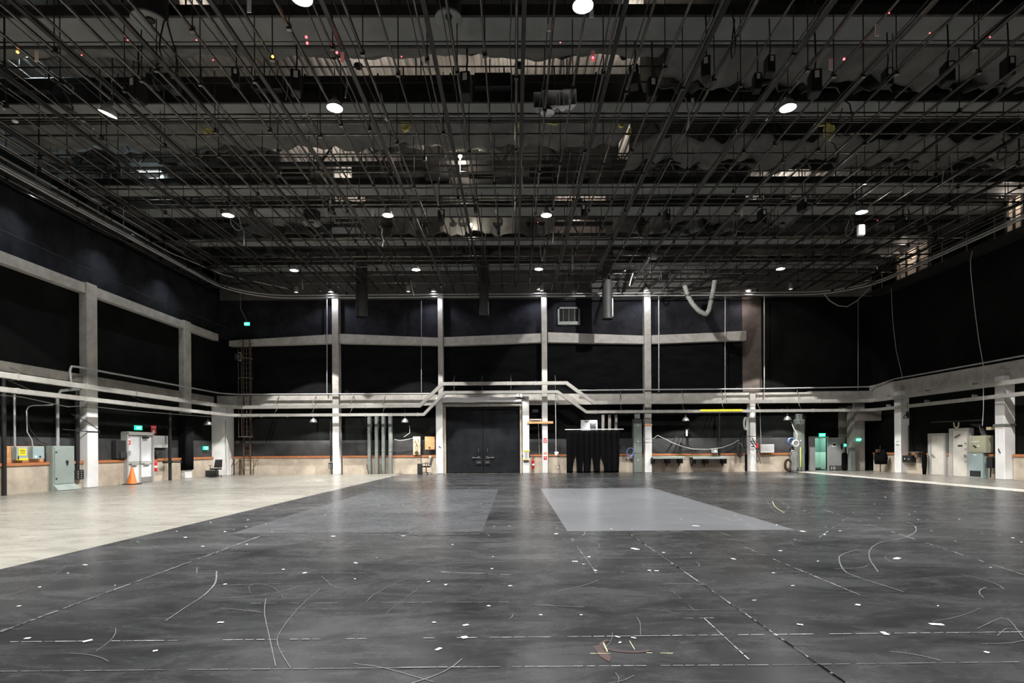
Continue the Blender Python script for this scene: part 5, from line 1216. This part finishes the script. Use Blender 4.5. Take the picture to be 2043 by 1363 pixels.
m = MB(); m.lathe((c.x-.05,c.y-.1,c.z-.34),[(.22,0),(.21,.02),(.08,.22),(.05,.28),(0,.3)],18); m.build('lower_horn', M['black_metal'], t)
m = MB(); m.lathe((c.x-.05,c.y-.1,c.z-.34),[(0,.01),(.21,.01)],18); m.build('horn_face', M['white_paint'], t)
m = MB(); m.bar((c.x-.3,c.y+.4,c.z+.3),(c.x+.7,c.y+.4,c.z+.3),.05,.05); m.tube([(c.x,c.y+.4,c.z+.3),(c.x,c.y+.4,12.6)],.02,6); m.build('bracket', M['black_metal'], t)
# black vertical duct drops near the back wall
for px, y1, w_, Y, lb in ((722,633,.33,31.2,'wide black round duct dropping from the ceiling at the left, before the back wall'),(966,631,.27,31.2,'slim black round duct dropping from the ceiling at the middle'),(1212,637,.30,31.2,'black round duct with a painted pale sheen dropping from the ceiling right of the middle')):
    c = W(px,y1,Y); t = thing('duct_drop', lb, 'duct', c)
    m = MB(); m.lathe(c,[(w_,0),(w_*1.03,.02),(w_*1.03,.12),(w_,.15),(w_,3.7)],20); m.lathe(c,[(w_-.02,.01),(w_-.02,3.7)],20); m.build('duct_body', M['black_duct'], t)
    if px != 722: m = MB(); m.box(c.x+w_*.7,c.x+w_*1.02,c.y-w_*.6,c.y-w_*.2,c.z+.1,c.z+1.15 if px==1212 else c.z+.8,.03); m.build('pale_sheen', M['door_grey'] if px==1212 else M['green_duct'], t)  # pale box stands in for the reflecting side of the duct
# V-shaped flexible hose
pts = [(1366,570),(1372,590),(1382,607),(1395,621),(1409,628),(1415,618),(1419,598),(1424,575),(1426,560)]
P = [Vector(W(a,b,30.5)) for a,b in pts]; m = MB(); Q = []
for i in range(len(P)-1):
    for k in range(4): Q.append(P[i].lerp(P[i+1], k/4))
Q.append(P[-1]); m.tube(Q, [.125+.015*(i%2) for i in range(len(Q))], 10)
t = tag(m.build('flexible_hose', M['insul']), 'pale flexible hose hanging in a V under the ceiling before the back wall', 'hose')
m = MB(); v = P[5]; m.lathe(P[-3],[(.15,-.04),(.15,.04)],12); m.lathe(P[1],[(.15,-.04),(.15,.04)],12); m.build('hose_bands', M['black_metal'], t)
# curtain track with rounded corners
def track(label, off, z, r_):
    xl, xr, yb = -16.5-off, 20.6+off, 33.3+off; R = 3.2
    pts = [(xl,-2,z)] + [(x,y,z) for x,y in arc((xl+R,yb-R),R,math.pi,math.pi/2,14)] + [(x,y,z) for x,y in arc((xr-R,yb-R),R,math.pi/2,0,14)] + [(xr,-2,z)]
    m = MB(); m.tube(pts, r_, 6); t = tag(m.build('curtain_track', M['conduit']), label, 'curtain track')
    for p in [(xl,y) for y in range(0,30,5)] + [(xr,y) for y in range(0,30,5)] + [(x,yb) for x in range(-12,17,5)]:
        MB().tube([(*p,z),(*p,12.6)],.01,4).build('hanger', M['grid_steel'], t)
track('lower inner steel curtain track curving round the hall under the grid edge', 0, 10.72, .04)
track('upper outer steel curtain track curving round the hall under the grid edge', .25, 10.95, .04)
m = MB(); m.tube([(-16.9,-2,11.3),(-16.9,27,11.3),(-16.0,30.5,11.25),(-13.5,33.0,11.2)],.03,6); m.tube([(-17.1,-2,11.45),(-17.1,28,11.45)],.025,6); m.tube([(-16.7,-2,11.6),(-16.7,28,11.6)],.02,6)
tag(m.build('winch_lines', M['conduit']), 'bundle of thin steel lines above the curtain track along the left wall', 'steel line')
cond('steel_line','single thin line strung along the left wall below the curtain track',[(-17.6,0,9.7),(-17.6,27,9.0),(-17.2,33,8.9)],.012,'grid_steel','steel line')
# side catwalks with rails along both walls, above the tracks
for s, x0, x1, lb in ((-1,XL,-17.3,'steel side gallery with railing high along the left wall'),(1,21.4,XR,'steel side gallery with railing high along the right wall')):
    t = thing('side_gallery', lb, 'catwalk', (x0,16,11.4)); xi = x1 if s < 0 else x0; z = 11.4 if s < 0 else 10.7
    m = MB(); m.box(x0,x1,-2,33.6,z,z+.08); m.build('deck', M['grid_steel'], t)
    m = MB()
    for zz in (.45,.85,1.2): m.tube([(xi,-2,z+zz),(xi,33.6,z+zz)],.022,6)
    y = -1
    while y < 33.6: m.tube([(xi,y,z),(xi,y,z+1.2)],.022,6); y += 1.5
    m.build('railing', M['rust_steel'], t)
# upper left stair and frames with cool light
t = thing('steel_stair','pale steel stair frame beside the left gallery in cool light','stair',(-15.3,18.3,12.4))
m = MB()
for s in (0,.8):
    m.bar((-16.6,17.6+s,14.4),(-14.0,17.6+s,12.3),.06,.16)
for i in range(9): u = i/9; m.box(-16.6+2.6*u-.12,-16.6+2.6*u+.12,17.6,18.4,14.4-2.1*u-.02,14.4-2.1*u)
m.build('flight', M['tray'], t)
m = MB()
for s in (0,.8): m.tube([(-16.6,17.6+s,15.2),(-14.0,17.6+s,13.2)],.02,6); m.tube([(-16.6,17.6+s,14.9),(-14.0,17.6+s,12.9)],.02,6)
for u in (0,.33,.66,1): m.tube([(-16.6+2.6*u,17.6,14.4-2.1*u),(-16.6+2.6*u,17.6,15.2-2.0*u)],.02,6)
m.build('handrail', M['steel'], t)
# ================================================================ LAMPS OF THE HALL
hp = pendant_proto('hall_pendant','','lamp',.2,1.0,'shade','bulb',.06,'dome pendants of the hall')
rows = [(602,-3,10.4,1,'big dome pendant at the top edge, left of the middle'),(1163,12,10.5,1,'big bright dome pendant nearest the camera, right of the middle'),
 (215,228,13.6,1,'tilted dome pendant high at the left, above the plywood board'),(668,216,13.9,1,'dome pendant under the second catwalk left of the middle'),(1572,216,13.9,.9,'dome pendant under the second catwalk at the right'),
 (455,430,20.0,1.1,'dome pendant in the middle rows, leftmost of its row'),(774,430,20.0,1.1,'dome pendant in the middle rows, second from the left of its row'),(1090,430,20.0,1.1,'dome pendant in the middle rows, third from the left of its row'),(1719,424,20.0,.7,'dome pendant in the middle rows, far right of its row'),
 (587,540,26.0,1.1,'dome pendant in the far row, leftmost of its row'),(830,538.5,26.0,1.1,'dome pendant in the far row, left of the middle'),(1075,537.5,26.0,1.1,'dome pendant in the far row, just right of the middle'),(1557,537,26.0,1.1,'dome pendant in the far row, rightmost of its row, half hidden by pipes'),(1305,514,26.0,.9,'round bright pendant in the far row, at the right')]
def hall_light(o, e):
    lamp('lamp_light','SPOT',(0,0,-.03),KD*e,(1,.985,.955),o,False,spot_size=math.radians(104),spot_blend=.06,shadow_soft_size=.05)
    lamp('bulb_light','POINT',(0,0,.0),KD*e*.025,(1,.985,.955),o,False,shadow_soft_size=.02)
first = True
for px,py,Z,e,lb in rows:
    o = hp if first else strip_copy(hp); first = False
    o.location = W(px,py,Z); o['label'] = lb
    if px == 215: o.rotation_euler = (.1,.35,0)
    if px == 1305: o.rotation_euler = (.9,-.3,0)
    hall_light(o, e*(1.2 if px < 700 else 1))
# added pendants out of view, lighting the near floor and the right wall
for x, y, e, lb in ((-10.4,7.2,1.5,'added unseen dome pendant over the camera, at the left'),(-15,13,1.2,'added unseen dome pendant over the pale floor'),(7.0,7.2,.8,'added unseen dome pendant over the camera, at the right'),(12.6,10.5,1,'added unseen dome pendant over the camera, far right'),(18.3,13.6,1.3,'added unseen dome pendant at the right, nearer the camera'),(18.3,18.4,1.3,'added unseen dome pendant at the right, farther from the camera'),
      (-4.6,1,.8,'added unseen dome pendant behind the camera, left'),(1.2,1,.8,'added unseen dome pendant behind the camera, middle'),(9,1,.7,'added unseen dome pendant behind the camera, right'),(-12,0,1,'added unseen dome pendant behind the camera, far left')):
    o = strip_copy(hp)
    for ch in list(o.children):
        if ch.type == 'LIGHT': bpy.data.objects.remove(ch)
    o.location = (x,y,10.0); o['label'] = lb; o['group'] = 'added unseen dome pendants'
    hall_light(o, e)
# lamps before the back wall, cooler
cp = pendant_proto('wall_pendant','','lamp',.17,.6,'shade','bulb',.045,'small dome pendants before the back wall')
for i,(px,py,lb) in enumerate(((660,583,'first small pendant before the back wall, above the left column'),(865,582,'second small pendant before the back wall'),(1076,578,'third small pendant before the back wall'),(1289,580,'fourth small pendant before the back wall'),(1493,580,'fifth small pendant, above the brown concrete strip'))):
    o = cp if i == 0 else strip_copy(cp)
    for ch in list(o.children):
        if ch.type == 'LIGHT': bpy.data.objects.remove(ch)
    p = W(px,py,33.6); o.location = p; o['label'] = lb
    lamp('lamp_light','SPOT',(0,0,-.03),150,(.86,.87,1) if i < 4 else (1,.88,.9),o,False,spot_size=math.radians(140),spot_blend=.5,shadow_soft_size=.06)
# small dim dome on the left wall
o = strip_copy(cp)
for ch in list(o.children):
    if ch.type == 'LIGHT': bpy.data.objects.remove(ch)
o.location = WX(262,473,-17.4); o['label'] = 'unlit small dome lamp high on the left wall'; o['group'] = 'small dome pendants on the left wall'
for ch in o.children:
    if ch.name.startswith('bulb'): ch.data = ch.data.copy(); ch.data.materials[0] = M['concrete']
for y in (14,20.2,24.5,29.0):  # added lamps giving the upper left wall its cool light
    t = thing('gallery_fill','small lamp added under the left gallery to light the upper wall','lamp',(-17.4,y,11.3),'added lamps under the left gallery')
    m = MB(); m.lathe((-17.4,y,11.15),[(.1,0),(.08,.06),(.03,.12),(0,.12)],12); m.build('lamp_shade', M['dark_shade'], t)
    lamp('lamp_light','SPOT',(-17.45,y,11.14),150,(.85,.95,1),t,spot_size=math.radians(120),spot_blend=.9)
# bare bulbs and work lights up among the catwalks
def bare(px,py,Z,r_,en,lb,col=(1,.9,.78),mt='bulb_warm'):
    c = W(px,py,Z); t = thing('work_light', lb, 'lamp', c)
    m = MB(); m.lathe(c,[(0,-r_),(r_*.7,-r_*.7),(r_,0),(r_*.7,r_*.7),(0,r_)],12); b = m.build('bulb', M[mt], t); b.visible_shadow = True
    m = MB(); m.lathe((c.x,c.y,c.z-r_-.12),[(0,0),(.03,0),(.03,.12),(0,.12)],8); m.tube([(c.x,c.y,c.z-r_-.1),(c.x,c.y,c.z-r_-.6)],.02,6); m.build('post', M['white_paint'], t)
    if en: lamp('lamp_light','POINT',(c.x,c.y-.25,c.z+.1),en,col,t,shadow_soft_size=.1)
bare(918,312,21.7,.075,KU*.6,'bare starry bulb on a white post on the third catwalk')
bare(940,448,27,.06,KU*.5,'small bare bulb on a white post deep in the catwalks')
# fill lamps added above the catwalks, aimed up to brighten the roof deck
ru = thing('roof_fill','added lamp aimed up to light the roof above the catwalks','lamp',(0,0,0),'added roof fill lamps above the catwalks')
m = MB(); m.lathe((0,0,0),[(0,.0),(.1,0),(.16,.1),(.15,.12),(.09,.03),(0,.03)],14); m.build('reflector', M['dark_shade'], ru)
for i,(px,Y,e,col) in enumerate(((395,17.8,.5,0),(720,19.0,1.0,0),(1040,19.0,.9,0),(1250,18.6,1.0,0),(640,25.0,1.2,0),(1190,25.3,1.2,0),(1320,17.4,.5,0),(700,29.5,.7,0),(1160,29.5,.7,0),(620,32.2,1.0,1),(760,32.3,1.4,2),(1150,32.3,1.4,2),(1450,31.5,1.0,0),(1560,29.5,.8,0),(90,17.5,.8,1),(450,26.0,1.0,1),(560,24.2,.5,0),(1760,25,1.0,1))):
    o = ru if i == 0 else strip_copy(ru)
    for ch in list(o.children):
        if ch.type == 'LIGHT': bpy.data.objects.remove(ch)
    o.location = (px2x(px,Y), Y, 14.7 if Y < 32 else 13.6)
    lamp('lamp_light','SPOT',(0,0,.1),KU*e,((1,.93,.85),(.75,.93,1),(1,.82,.72))[col],o,False,spot_size=math.radians(165),spot_blend=.3,shadow_soft_size=.1).rotation_euler = (math.pi,0,0)
# fluorescent fittings by the left gallery
for i,(a,b,X) in enumerate((((218,278),(252,328),-15.5),((440,440),(455,452),-15.0),((1690,470),(1700,462),14))):
    pass
for x, y, z, e in ((-16.4,18.7,15.0,60),(-16.2,24.5,14.0,50),(21.9,22.5,13.5,0)):
    if not e: continue
    t = thing('fluorescent_lamp','white fluorescent tube lamp by the left gallery','lamp',(x,y,z),'fluorescent tubes by the left gallery')
    m = MB(); m.box(x-.6,x+.6,y-.08,y+.08,z,z+.06); m.build('housing', M['white_paint'], t)
    m = MB(); m.tube([(x-.58,y,z-.03),(x+.58,y,z-.03)],.02,8); m.build('tube', M['tube_cool'], t)
    lamp('lamp_light','AREA',(x,y,z-.08),e,(.8,.95,1),t,size=1.0)
# rectangular work light hanging low in the grid at the right
c = W(1720,458,21.5); t = thing('flood_lamp','white rectangular work light hanging in the pipe grid at the right','lamp',c)
m = MB(); m.box(c.x-.13,c.x+.13,c.y,c.y+.15,c.z-.22,c.z+.22,.03); m.build('housing', M['white_paint'], t)
m = MB(); m.box(c.x-.10,c.x+.10,c.y-.012,c.y,c.z-.18,c.z+.18); m.build('lens', M['bulb'], t)
m = MB(); m.tube([(c.x,c.y+.1,c.z+.2),(c.x,c.y+.1,11.0)],.02,6); m.build('rod', M['black_metal'], t)
lamp('lamp_light','SPOT',(c.x+.1,c.y+.1,c.z-.3),1100,(1,.98,.95),t,spot_size=math.radians(122),spot_blend=.3,shadow_soft_size=.08)
# doors and lit bays on the right gallery wall
for i,(a,b,lb) in enumerate(((1790,1855,'lit pale bay with posts on the right gallery, left of the other'),(2010,2060,'lit pale bay with posts on the right gallery at the edge'))):
    ya, yb = ry(b,22.4), ry(a,22.4)
    t = thing('gallery_bay', lb, 'panel', (22.45,(ya+yb)/2,10.9))
    m = MB(); m.box(22.42,22.54,ya,yb,10.8,12.6); m.build('panel', M['wainscot'], t)
    m = MB(); 
    for u in (0,.33,.66,1): y = ya+(yb-ya)*u; m.box(22.36,22.42,y-.05,y+.05,10.8,12.6)
    m.build('posts', M['black_metal'], t)
    lamp('lamp_light','POINT',(21.9,(ya+yb)/2,12.3),22,(1,.85,.75),t,shadow_soft_size=.08)
